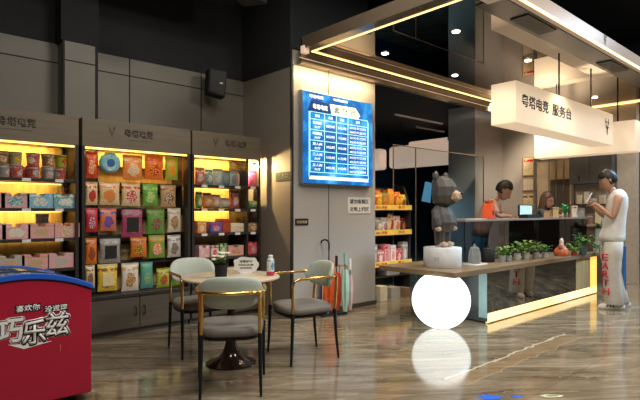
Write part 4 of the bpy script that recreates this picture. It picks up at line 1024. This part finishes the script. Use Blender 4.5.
# cupboards
def cab(px0, px1, py0, py1, name, lab, m, d=.3, nd=2, cat='cabinet'):
    y0, y1 = wy(px1), wy(px0); z1 = wz((px0+px1)/2, py0); z0 = wz((px0+px1)/2, py1) if py1 else 0
    o = empty(name, (XW-d, y0, z0), 0, lab, cat); W_ = y1-y0
    box('carcass', m, (.02, d-.002, 0, W_, 0, z1-z0), o)
    for k in range(nd): 
        dd = box('door', m, (0, .019, W_*k/nd+.004, W_*(k+1)/nd-.004, .004, z1-z0-.004), o, .002)
        box('handle', M_black, (-.012, 0, W_*(k+.5)/nd-.01, W_*(k+.5)/nd+.01, .05, .15), dd)
    return o
cab(575, 616, 150, 184, 'wall_cabinet', 'dark grey wall cabinet above the open shelf behind the man', mat('grey_cabinet_front', (.11, .105, .10), .4))
y0, y1 = wy(616), wy(575)
sh = empty('back_counter', (XW-.4, y0, 0), 0, 'tan back counter with beige tiles and small goods under the grey cabinet', 'counter')
W_ = y1-y0
box('cupboard', mat('back_counter_brown', (.16, .11, .08), .4), (.02, .398, 0, W_, 0, .98), sh)
box('worktop', mat('tan_worktop', (.45, .33, .22), .3), (0, .4, 0, W_, .98, 1.02), sh)
box('tile_back', mat('beige_tile', (.52, .42, .32), .3, noise=.3, nscale=5), (.385, .398, 0, W_, 1.02, 1.68), sh)
box('upper_shelf', M_shelf, (.12, .385, .0, W_, 1.35, 1.37), sh)
for k in range(9):
    c = ['white', 'tan', 'cream', 'silver', 'brown'][k % 5]; up = k % 2
    carton(XW-.2, y0+.1+k*(W_-.2)/8, 1.371 if up else 1.0205, .1, .09, .1 + .06*(k % 3), pk(c, 'tan', 'white', k % 4), '%s jar box %s the back counter, %s from right' % (c, 'on the shelf above' if up else 'on', (ORD+['ninth'])[k]), 'goods on the back counter', name='storage_box')

# ------------------------------------------------------------------ lounge seen past the man
sx, sy = spot_xy(632, 12.6)
so = empty('lounge_sofa', (sx, sy, 0), TH-PI/2, 'brown sofa at the far right behind the standing man', 'sofa')
M_sofa = mat('brown_leather', (.14, .085, .06), .45)
box('seat', M_sofa, (-.9, .9, -.4, .4, .08, .42), so, .05); box('backrest', M_sofa, (-.9, .9, .22, .42, .40, .78), so, .05)
for x in (-.98, .9): box('armrest', M_sofa, (x, x+.12, -.4, .42, .08, .60), so, .04)
for x in (-.8, .8):
    for y in (-.33, .33): MB().tube([(x, y, 0), (x, y, .09)], .02, 8).build('foot', M_black, so)

# ------------------------------------------------------------------ people
M_skin = mat('skin', (.46, .25, .16), .5, noise=.03); M_hair = mat('black_hair', (.016, .012, .010), .5, noise=.2, nscale=60)
def head(root, c, yaw, pitch, s=1.0, long_hair=False, hair=None, glasses=False):
    """skull with brow, nose, mouth, chin, ears and hair; forward is +x"""
    hair = hair or M_hair
    M_ = Matrix.Translation(c) @ Matrix.Rotation(yaw, 4, 'Z') @ Matrix.Rotation(pitch, 4, 'Y') @ Matrix.Scale(s, 4)
    b = MB(); rings = []
    rows = [(-.118, .042, .026, .030), (-.105, .040, .046, .042), (-.08, .030, .066, .055), (-.058, .023, .077, .062), (-.045, .018, .082, .066), (0, .008, .093, .074), (.04, .002, .096, .076), (.08, -.004, .088, .070), (.105, -.008, .066, .054), (.120, -.01, .03, .026)]
    for z, cx, rx_, ry_ in rows:
        ring = []
        for k in range(24):
            a = 2*PI*k/24; x = cx + rx_*math.cos(a); y = ry_*math.sin(a)
            fr = max(0, math.cos(a))**12
            if z == -.045: x += .034*fr; y *= 1 - .3*fr
            if z == 0: x += .018*fr - .008*max(0, math.cos(a-.45))**30 - .008*max(0, math.cos(a+.45))**30
            if z == -.08: x += .010*fr
            ring.append((x, y, z))
        rings.append(ring)
    b.loft(rings)
    for s_ in (-1, 1): b.ico((-.005, s_*.076, -.005), .026, 1, (.7, .35, 1.15))
    bmesh.ops.transform(b.bm, matrix=M_, verts=b.bm.verts)
    h = b.build('head', M_skin, root, smooth=True, auto=2)
    b = MB()
    for s_ in (-1, 1): b.ico((.092, s_*.032, .012), .009, 1, (.5, 1.3, .7)); b.box(.088, .096, s_*.032-.015, s_*.032+.015, .030, .035)
    bmesh.ops.transform(b.bm, matrix=M_, verts=b.bm.verts); b.build('eyes', M_ink, h)
    b = MB(); b.ico((.096, 0, -.066), .014, 1, (.35, 1.5, .42)); bmesh.ops.transform(b.bm, matrix=M_, verts=b.bm.verts); b.build('mouth', mat('lips', (.42, .14, .12), .5), h)
    # hair cap
    b = MB(); rings = []
    bottom = -.05 if not long_hair else -.17
    zs = [.152, .142, .115, .08, .055] + ([.02, -.02, -.055] if not long_hair else [0, -.05, -.11, -.17])
    for z in zs:
        f = math.sqrt(max(.02, 1 - max(0, z)**2/.156**2)); ring = []
        for k in range(24):
            a = 2*PI*k/24
            front = max(0, math.cos(a)); rr = 1.0 + .025*math.sin(k*5.1+z*90)
            x = -.008 + .116*f*math.cos(a)*rr; y = .087*f*math.sin(a)*rr
            x = min(x, .104 if z > .07 else .078 if z > .05 else (.008 if not long_hair else .035))
            if not long_hair and z < .1: y *= .91 + .05*max(0, z)/.1
            if not long_hair and z < .03 and x < 0: x *= {.02: .97, -.02: .88, -.055: .76}[z]
            if not long_hair and z < -.04: y *= .9
            ring.append((x, y, z))
        rings.append(ring)
    b.loft(rings); bmesh.ops.transform(b.bm, matrix=M_, verts=b.bm.verts)
    b.build('hair', hair, h, smooth=True, auto=2)
    if glasses:
        b = MB()
        for s_ in (-1, 1):
            b.tube([(.108, s_*.034 + .02*math.cos(a), .01 + .017*math.sin(a)) for a in [2*PI*k/12 for k in range(12)]], .0025, 5, close=True)
            b.tube([(.106, s_*.055, .014), (0, s_*.079, .014)], .0025, 5)
        b.tube([(.108, -.014, .012), (.108, .014, .012)], .0025, 5)
        bmesh.ops.transform(b.bm, matrix=M_, verts=b.bm.verts); b.build('glasses', M_black, h)
    return h
def hand_pts(pre, wrist, d, palm_n, side, curl=.9):
    """a palm and five fingers grown from the wrist: d forward, palm_n towards the palm side, side +1/-1 for the thumb"""
    d = Vector(d).normalized(); n_ = Vector(palm_n); n_ = (n_ - d*n_.dot(d)).normalized(); s_ = d.cross(n_)*side
    w_ = Vector(wrist); pts = {}; ed = []
    pts[pre+'palm'] = (w_ + d*.045, (.030, .016)); ed.append((pre+'wrist', pre+'palm'))
    for i, (o_, L_) in enumerate(((.030, .066), (.011, .074), (-.009, .070), (-.027, .055))):
        base = w_ + d*.085 + s_*o_; p1 = base + (d*.9 + n_*.4).normalized()*L_*.45; p2 = p1 + (d*(1-curl) + n_*curl).normalized()*L_*.35; p3 = p2 + (n_ - d*curl*.5).normalized()*L_*.28
        for j, (q, r_) in enumerate(((base, .0095), (p1, .0088), (p2, .008), (p3, .007))): pts['%sf%d%d' % (pre, i, j)] = (q, r_)
        ed.append((pre+'palm', '%sf%d0' % (pre, i)))
        for j in range(3): ed.append(('%sf%d%d' % (pre, i, j), '%sf%d%d' % (pre, i, j+1)))
    t0 = w_ + d*.03 + s_*.03; t1 = t0 + (d*.6 + s_*.7 + n_*.4).normalized()*.035; t2 = t1 + (d*.8 + n_*.7).normalized()*.03
    for j, (q, r_) in enumerate(((t0, .012), (t1, .0105), (t2, .0085))): pts['%st%d' % (pre, j)] = (q, r_)
    ed += [(pre+'palm', pre+'t0'), (pre+'t0', pre+'t1'), (pre+'t1', pre+'t2')]
    return pts, ed
def figure(root, J, hands=True, legs=True, curl=.9):
    """J: joint positions of a body facing +x; returns one continuous body mesh"""
    p = {'hip': (J['hip'], (.125, .10)), 'belly': (J['belly'], (.115, .09)), 'chest': (J['chest'], (.105, .085)), 'neck0': (J['neck0'], (.060, .058)), 'neck1': (J['neck1'], (.048, .048))}
    e = [('hip', 'belly'), ('belly', 'chest'), ('chest', 'neck0'), ('neck0', 'neck1')]
    for s, S in (('l', 1), ('r', -1)):
        p[s+'sh'] = (J[s+'sh'], .055); p[s+'el'] = (J[s+'el'], .038); p[s+'wrist'] = (J[s+'wr'], (.026, .021))
        m1 = (Vector(J[s+'el'])*.6 + Vector(J[s+'wr'])*.4); p[s+'fa'] = (m1, .035)
        e += [('chest', s+'sh'), (s+'sh', s+'el'), (s+'el', s+'fa'), (s+'fa', s+'wrist')]
        if hands:
            hp, he = hand_pts(s, J[s+'wr'], J[s+'hd'], J[s+'hn'], S, curl); p.update(hp); e += he
        if legs:
            p[s+'th'] = (J[s+'th'], .085); p[s+'kn'] = (J[s+'kn'], .055); p[s+'cf'] = (Vector(J[s+'kn'])*.65+Vector(J[s+'an'])*.35, .055); p[s+'an'] = (J[s+'an'], .036); p[s+'to'] = (Vector(J[s+'an']) + Vector((.14, 0, -.035)), .030)
            e += [('hip', s+'th'), (s+'th', s+'kn'), (s+'kn', s+'cf'), (s+'cf', s+'an'), (s+'an', s+'to')]
    return skin('body', p, e, M_skin, root)
def vloft(rows, n=20):       # rows: centre (x,y,z), rx, ry, tilt about y
    out = []
    for c, rx_, ry_, tl in rows:
        out.append([(c[0] + rx_*math.cos(a)*math.cos(tl), c[1] + ry_*math.sin(a), c[2] - rx_*math.cos(a)*math.sin(tl)) for a in [2*PI*k/n for k in range(n)]])
    return MB().loft(out)

# --- the man with the phone
mx, my = spot_xy(613, 6.62)
man = empty('person', (mx, my, 0), math.radians(119), 'person in a white sleeveless shirt and pale trousers standing with a phone', 'person')
J = dict(hip=(0, 0, .96), belly=(-.01, 0, 1.12), chest=(-.02, 0, 1.36), neck0=(-.01, 0, 1.50), neck1=(.035, 0, 1.57),
         lsh=(-.03, .19, 1.43), rsh=(-.03, -.19, 1.43), lel=(.04, .235, 1.16), rel=(.06, -.20, 1.17), lwr=(.20, .10, 1.33), rwr=(.23, -.06, 1.33),
         lhd=(.6, -.5, .5), rhd=(.6, .4, .5), lhn=(.2, -.8, -.1), rhn=(.2, .9, -.1),
         lth=(.02, .10, .90), rth=(.02, -.10, .90), lkn=(.04, .105, .49), rkn=(-.01, -.10, .49), lan=(.01, .11, .085), ran=(-.10, -.11, .085))
figure(man, J)
head(man, (.055, 0, 1.645), 0, math.radians(28), 1.0)
M_tank = mat('white_cotton', (.74, .72, .68), .8, bump=.3, bscale=9)
rows = [((.015, 0, .865), .155, .19, 0), ((.01, 0, .93), .148, .185, 0), ((-.01, 0, 1.05), .13, .17, 0), ((-.03, 0, 1.2), .122, .165, 0), ((-.045, 0, 1.32), .122, .175, 0), ((-.05, 0, 1.41), .12, .185, .1), ((-.045, 0, 1.465), .10, .17, .15), ((-.035, 0, 1.505), .075, .10, .25), ((-.025, 0, 1.52), .06, .07, .25)]
sh_ = vloft(rows, 28).build('tank_top', M_tank, man, smooth=True, auto=2)
M_pant = mat('pale_trouser_cloth', (.56, .52, .46), .8, bump=.2, bscale=8)
pb = MB()
pb.loft([[(c[0]+rx_*math.cos(a), c[1]+ry_*math.sin(a), c[2]) for a in [2*PI*k/20 for k in range(20)]] for c, rx_, ry_ in (((0, 0, .98), .13, .175), ((0, 0, .90), .14, .19), ((0, 0, .80), .125, .19))])
for s, k_, a_ in ((1, J['lkn'], J['lan']), (-1, J['rkn'], J['ran'])):
    pb.loft([[(c[0]+r_*math.cos(a), c[1]+r_*.95*math.sin(a), c[2]) for a in [2*PI*k/20 for k in range(20)]] for c, r_ in (((.01, s*.095, .86), .11), ((.025, s*.10, .70), .115), ((k_[0], k_[1], .49), .105), (((a_[0]+k_[0])*.5, a_[1], .28), .105), ((a_[0]+.0, a_[1], .075), .112), ((a_[0]+.0, a_[1], .062), .105))])
pn = pb.build('trousers', M_pant, man, smooth=True, auto=2)
M_rp = mat('red_letters', (.65, .02, .05), .6, noise=0)
for i, chx in enumerate('EARTH'):
    z = .665 - i*.108; cx = .035 + (-.02-.035)*(i/5)*.6
    ph_ = math.radians(40); rr_ = .116 + .0*i; c0 = (.035-.003*i, .107)
    text(chx, M_rp, 'trouser_lettering', pn, (c0[0]+rr_*math.cos(ph_), c0[1]+rr_*math.sin(ph_), z), (PI/2, 0, ph_+PI/2), .092, .088, .004)
part(MB().prism([(-.165, .80), (-.125, .80), (-.125, .22), (-.165, .22)], -.11, -.05, 'y').build('blue_stripe', mat('blue_stripe', (.03, .16, .42), .6), pn, .01), 'blue stripe')
M_sh = mat('white_shoe', (.66, .62, .56), .5)
for s, a_ in ((1, J['lan']), (-1, J['ran'])):
    sh1 = vloft([((a_[0]+.03, a_[1], .0), .155, .052, 0), ((a_[0]+.03, a_[1], .03), .16, .055, 0), ((a_[0]+.02, a_[1], .055), .145, .05, 0), ((a_[0]-.0, a_[1], .085), .10, .045, 0), ((a_[0]-.03, a_[1], .10), .06, .042, 0)]).build('shoe', M_sh, man, smooth=True, auto=2)
    for k_ in range(3): box('shoe_stripe', M_black, (a_[0]+.01+k_*.035, a_[0]+.025+k_*.035, a_[1]-.054, a_[1]+.054, .03, .062-.006*k_), sh1)
ph = empty('smartphone', man.matrix_basis @ Vector((.305, .02, 1.375)), man.rotation_euler.z, 'white smartphone held in the standing man\'s hands', 'phone')
bpy.context.view_layer.update()
ph.rotation_euler.y = math.radians(-28)
box('phone_case', M_white, (-.006, .006, -.038, .038, -.02, .125), ph, .005); box('phone_screen', M_dscr, (-.0075, -.006, -.034, .034, -.012, .118), ph)

# --- the clerk bending over the counter
cx_, cy_ = spot_xy(491, 8.2)
cl = empty('person', (cx_, cy_, 0), math.radians(-70), 'person with short black hair in a dusty pink shirt bending over the counter', 'person')
J = dict(hip=(-.18, 0, .93), belly=(-.12, 0, 1.08), chest=(.01, 0, 1.31), neck0=(.08, 0, 1.43), neck1=(.135, 0, 1.49),
         lsh=(.03, .18, 1.38), rsh=(.03, -.18, 1.38), lel=(.14, .23, 1.17), rel=(.14, -.23, 1.17), lwr=(.28, .13, 1.17), rwr=(.28, -.12, 1.17),
         lhd=(1, -.2, 0), rhd=(1, .2, 0), lhn=(0, 0, -1), rhn=(0, 0, -1),
         lth=(-.18, .09, .87), rth=(-.18, -.09, .87), lkn=(-.15, .1, .48), rkn=(-.15, -.1, .48), lan=(-.2, .1, .085), ran=(-.2, -.1, .085))
figure(cl, J, curl=.4)
head(cl, (.19, 0, 1.575), math.radians(10), math.radians(38), 1.16)
M_pk = mat('dusty_pink_cotton', (.50, .32, .24), .8)
vloft([((-.18, 0, .86), .135, .19, .2), ((-.16, 0, .98), .135, .185, .3), ((-.10, 0, 1.12), .135, .18, .4), ((-.03, 0, 1.26), .135, .19, .5), ((.03, 0, 1.36), .115, .18, .6), ((.075, 0, 1.42), .07, .10, .6)], 24).build('shirt', M_pk, cl, smooth=True, auto=2)
for s in (1, -1): MB().tube([(.03, s*.16, 1.385), (.07, s*.205, 1.31), (.12, s*.225, 1.22)], [.07, .066, .058], 14).build('sleeve', M_pk, cl, smooth=True)
vloft([((-.18, 0, .93), .13, .175, 0), ((-.18, 0, .8), .13, .18, 0), ((-.17, 0, .45), .12, .17, 0), ((-.2, 0, .09), .11, .16, 0)], 20).build('trousers', mat('navy_trousers', (.03, .20, .42), .8), cl, smooth=True, auto=2)
# --- the clerk further along
wx_, wy_ = spot_xy(543, 9.5)
wm = empty('person', (wx_, wy_, 0), math.radians(-75), 'person with brown hair and glasses in a dark jacket sitting behind the counter', 'person')
dz = -.09
J = dict(hip=(-.05, 0, .88+dz), belly=(-.03, 0, 1.04+dz), chest=(0, 0, 1.26+dz), neck0=(.02, 0, 1.39+dz), neck1=(.04, 0, 1.45+dz),
         lsh=(0, .17, 1.34+dz), rsh=(0, -.17, 1.34+dz), lel=(.08, .23, 1.20), rel=(.08, -.22, 1.10), lwr=(.22, .12, 1.22), rwr=(.28, -.12, 1.17),
         lhd=(.5, -.4, .8), rhd=(1, .2, 0), lhn=(.4, -.6, 0), rhn=(0, 0, -1),
         lth=(-.02, .09, .82+dz), rth=(-.02, -.09, .82+dz), lkn=(.30, .1, .78+dz), rkn=(.30, -.1, .78+dz), lan=(.3, .1, .42), ran=(.3, -.1, .42))
figure(wm, J, curl=.6)
head(wm, (.07, 0, 1.535+dz), math.radians(-22), math.radians(12), 1.12, True, mat('brown_hair', (.09, .045, .025), .5, noise=.2, nscale=50), True)
M_jk = mat('dark_jacket', (.025, .028, .035), .7)
vloft([((-.05, 0, .80+dz), .135, .18, 0), ((-.03, 0, 1.0+dz), .13, .18, 0), ((-.0, 0, 1.2+dz), .135, .19, .1), ((.0, 0, 1.33+dz), .11, .18, .15), ((.015, 0, 1.38+dz), .065, .09, .2)], 22).build('jacket', M_jk, wm, smooth=True, auto=2)
for s, S in ((1, 'l'), (-1, 'r')): MB().tube([(0, s*.15, 1.335+dz), Vector(J[S+'el'])*.5+Vector(J[S+'sh'])*.5, J[S+'el'], Vector(J[S+'el'])*.25+Vector(J[S+'wr'])*.75], [.07, .062, .052, .04], 14).build('sleeve', M_jk, wm, smooth=True)
part(MB().prism([(-.03, 1.36+dz), (.03, 1.36+dz), (0, 1.2+dz)], .125, .14, 'x').build('collar', M_white, wm), 'white collar')
st = empty('bar_stool', (wx_-.0, wy_, 0), math.radians(-75), 'dark bar stool under the seated clerk', 'stool')
MB().lathe([(0, .62), (.17, .62), (.18, .64), (.17, .655), (0, .66)], c=(-.05, 0, 0), n=24).build('seat', M_black, st, smooth=True)
MB().lathe([(0, 0), (.2, 0), (.2, .015), (.03, .03), (.025, .62), (0, .62)], c=(-.05, 0, 0), n=24).build('pedestal', M_legblk, st, smooth=True)
MB().tube([(.1*math.cos(a)+.2, .12*math.sin(a), .33) for a in [2*PI*k/12 for k in range(12)]], .01, 6, close=True).build('foot_ring', M_legblk, st)
